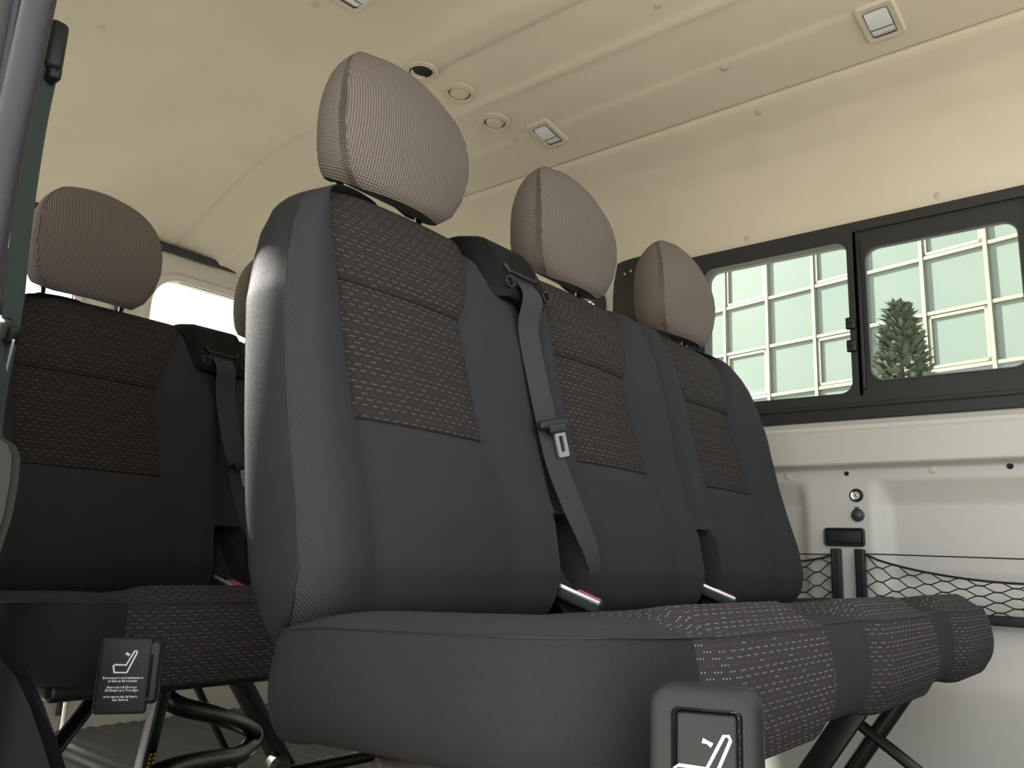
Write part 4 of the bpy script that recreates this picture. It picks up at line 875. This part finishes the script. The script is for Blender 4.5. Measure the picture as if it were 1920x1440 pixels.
# ================================================================== hanging belt at the left pillar
hb = empty('hanging_seat_belt', (-0.12, 0.35, 0.70)); tag(hb, 'teal-grey seat belt hanging by the door pillar with metal tongue', 'seat belt')
iv = Vector(hb.location)
path = [(-0.128, 0.36, 1.262), (-0.118, 0.400, 1.185), (-0.117, 0.398, 1.06), (-0.117, 0.386, 0.97), (-0.117, 0.374, 0.90), (-0.122, 0.350, 0.84), (-0.13, 0.32, 0.79), (-0.135, 0.30, 0.74), (-0.14, 0.29, 0.65)]
pp = [p - iv for p in spline(path, 8)]; sd = spline([(.78, .62, 0), (.78, .62, 0), (.78, .62, 0), (.78, .62, 0), (.78, .62, 0), (.7, .7, .1), (.6, .8, .1), (.5, .8, 0), (.6, .6, 0)], 8); nn = []
for i in range(len(pp)):
    t_ = (pp[min(i + 1, len(pp) - 1)] - pp[max(i - 1, 0)]).normalized(); nn.append(sd[i].cross(t_))
b = MB(); b.ribbon(pp, sd, nn, 0.046, 0.0014); b.build('belt_strap', 'belt2', hb, uvp=lambda v: (v[1], v[2]))
b = MB(); b.rbox(Vector((-0.125, 0.372, 1.292)) - iv, (0.014, 0.026, 0.040), 0.009); b.rbox(Vector((-0.12, 0.372, 1.25)) - iv, (0.010, 0.020, 0.012), 0.005); b.rbox(Vector((-0.19, 0.385, 1.292)) - iv, (0.066, 0.012, 0.014), 0.004); b.build('anchor_loop', 'plastic', hb)
mt = Matrix.Rotation(math.radians(-32), 3, 'Y')
tc = Vector((-0.130, 0.335, 0.835)) - iv
b = MB(); b.rbox(tc, (0.010, 0.034, 0.013), 0.006, Matrix.Rotation(math.radians(25), 3, 'X')); b.build('tongue_grip', 'plastic', hb)
b = MB(); o_ = rrect(-0.013, 0.013, -0.062, -0.010, 0.004); i2 = rrect(-0.006, 0.006, -0.052, -0.024, 0.002)
b.plate(o_, i2, (-0.0015, 0.0015), lambda a, c, d: tuple(tc + Matrix.Rotation(math.radians(12), 3, 'X') @ Vector((d + 0.0, a - 0.02, c)))); b.build('tongue_plate', 'tongue', hb)

# ================================================================== outside
b = MB(); b.box((-60, -60, -0.62), (60, 60, -0.60)); tag(b.build('ground', 'ground', smooth=False), 'pale concrete ground outside', kind='structure')
bd = Vector((0.2104, 0.9776, 0)).normalized(); P0 = Vector((16.23, 1.558, 0)); nb = Vector((-bd.y, bd.x, 0)); nb = nb if nb.x < 0 else -nb
bl = empty('office_building', P0 + Vector((0, 0, -0.6))); tag(bl, 'glass-fronted building with cream mullions outside the side window', 'building')
biv = Vector(bl.location)
def bp(s, z, d=0): return P0 + bd * s + nb * d + Vector((0, 0, z)) - biv
S0, SN, PW, PH, Z0 = -3, 12, 1.192, 1.155, 0.90
b = MB()
def bbar(s0, s1, z0, z1, d0, d1):
    V = [bp(s, z, d) for d in (d0, d1) for z in (z0, z1) for s in (s0, s1)]; b.add(V, [(0, 1, 3, 2), (4, 6, 7, 5), (0, 4, 5, 1), (2, 3, 7, 6), (0, 2, 6, 4), (1, 5, 7, 3)])
for i in range(S0, SN + 1): bbar(i * PW - 0.035, i * PW + 0.035, -0.6, Z0 + 8 * PH, 0, 0.09)
for j in range(-1, 9): bbar(S0 * PW, SN * PW, Z0 + j * PH - 0.035, Z0 + j * PH + 0.035, 0, 0.075)
b.build('mullion_grid', 'mull', bl, smooth=False)
for i in range(S0, SN):
    for j in range(-1, 8):
        b = MB(); bbar(i * PW + 0.03, (i + 1) * PW - 0.03, Z0 + j * PH + 0.03, Z0 + (j + 1) * PH - 0.03, -0.02, 0.01); pn = b.build('window_pane', 'facade', bl, smooth=False)
        if i % 2 == 0 and j % 2 == 1:
            b = MB(); s0, s1, z0, z1 = i * PW + 0.05, (i + 1) * PW - 0.05, Z0 + j * PH + 0.05, Z0 + (j + 1) * PH - 0.05
            bbar(s0, s0 + 0.06, z0, z1, 0.01, 0.06); bbar(s1 - 0.06, s1, z0, z1, 0.01, 0.06); bbar(s0, s1, z0, z0 + 0.06, 0.01, 0.06); bbar(s0, s1, z1 - 0.06, z1, 0.01, 0.06)
            b.build('vent_frame', 'mull', pn, smooth=False)
b = MB(); bbar(S0 * PW, SN * PW, -0.6, Z0 + 8 * PH + 0.2, -6, -0.03); b.build('building_body', 'mull', bl, smooth=False)
tr_ = empty('conifer_reflection', (12.0, 2.15, -0.6)); tag(tr_, 'dark green conifer standing in for a tree reflected in the glass building', 'tree')  # solid tree stands in for a reflection in the facade glass
b = MB(); b.tube([(0, 0, 0), (0, 0, 2.5), (0, 0, 4.6)], [0.16, 0.1, 0.02], 8); b.build('trunk', 'bark', tr_)
b = MB()
for i in range(2600):
    h = random.random() ** 0.8; z = 1.0 + 4.0 * h; rr = (0.95 * (1 - h) ** 0.75 + 0.05) * random.uniform(0.5, 1.0); a = random.uniform(0, 2 * math.pi)
    p = Vector((rr * math.cos(a), rr * math.sin(a), z)); d_ = Vector((math.cos(a), math.sin(a), random.uniform(0.1, 0.9))).normalized() * random.uniform(0.1, 0.2); s_ = Vector((-math.sin(a), math.cos(a), random.uniform(-.5, .5))).normalized() * random.uniform(0.03, 0.06)
    b.add([p - s_, p + d_ * .5 - s_ * .8 + Vector((0, 0, .02)), p + d_, p + d_ * .5 + s_ * .8, p + s_], [(0, 1, 2, 3, 4)])
b.build('crown', 'leaf', tr_, smooth=False)
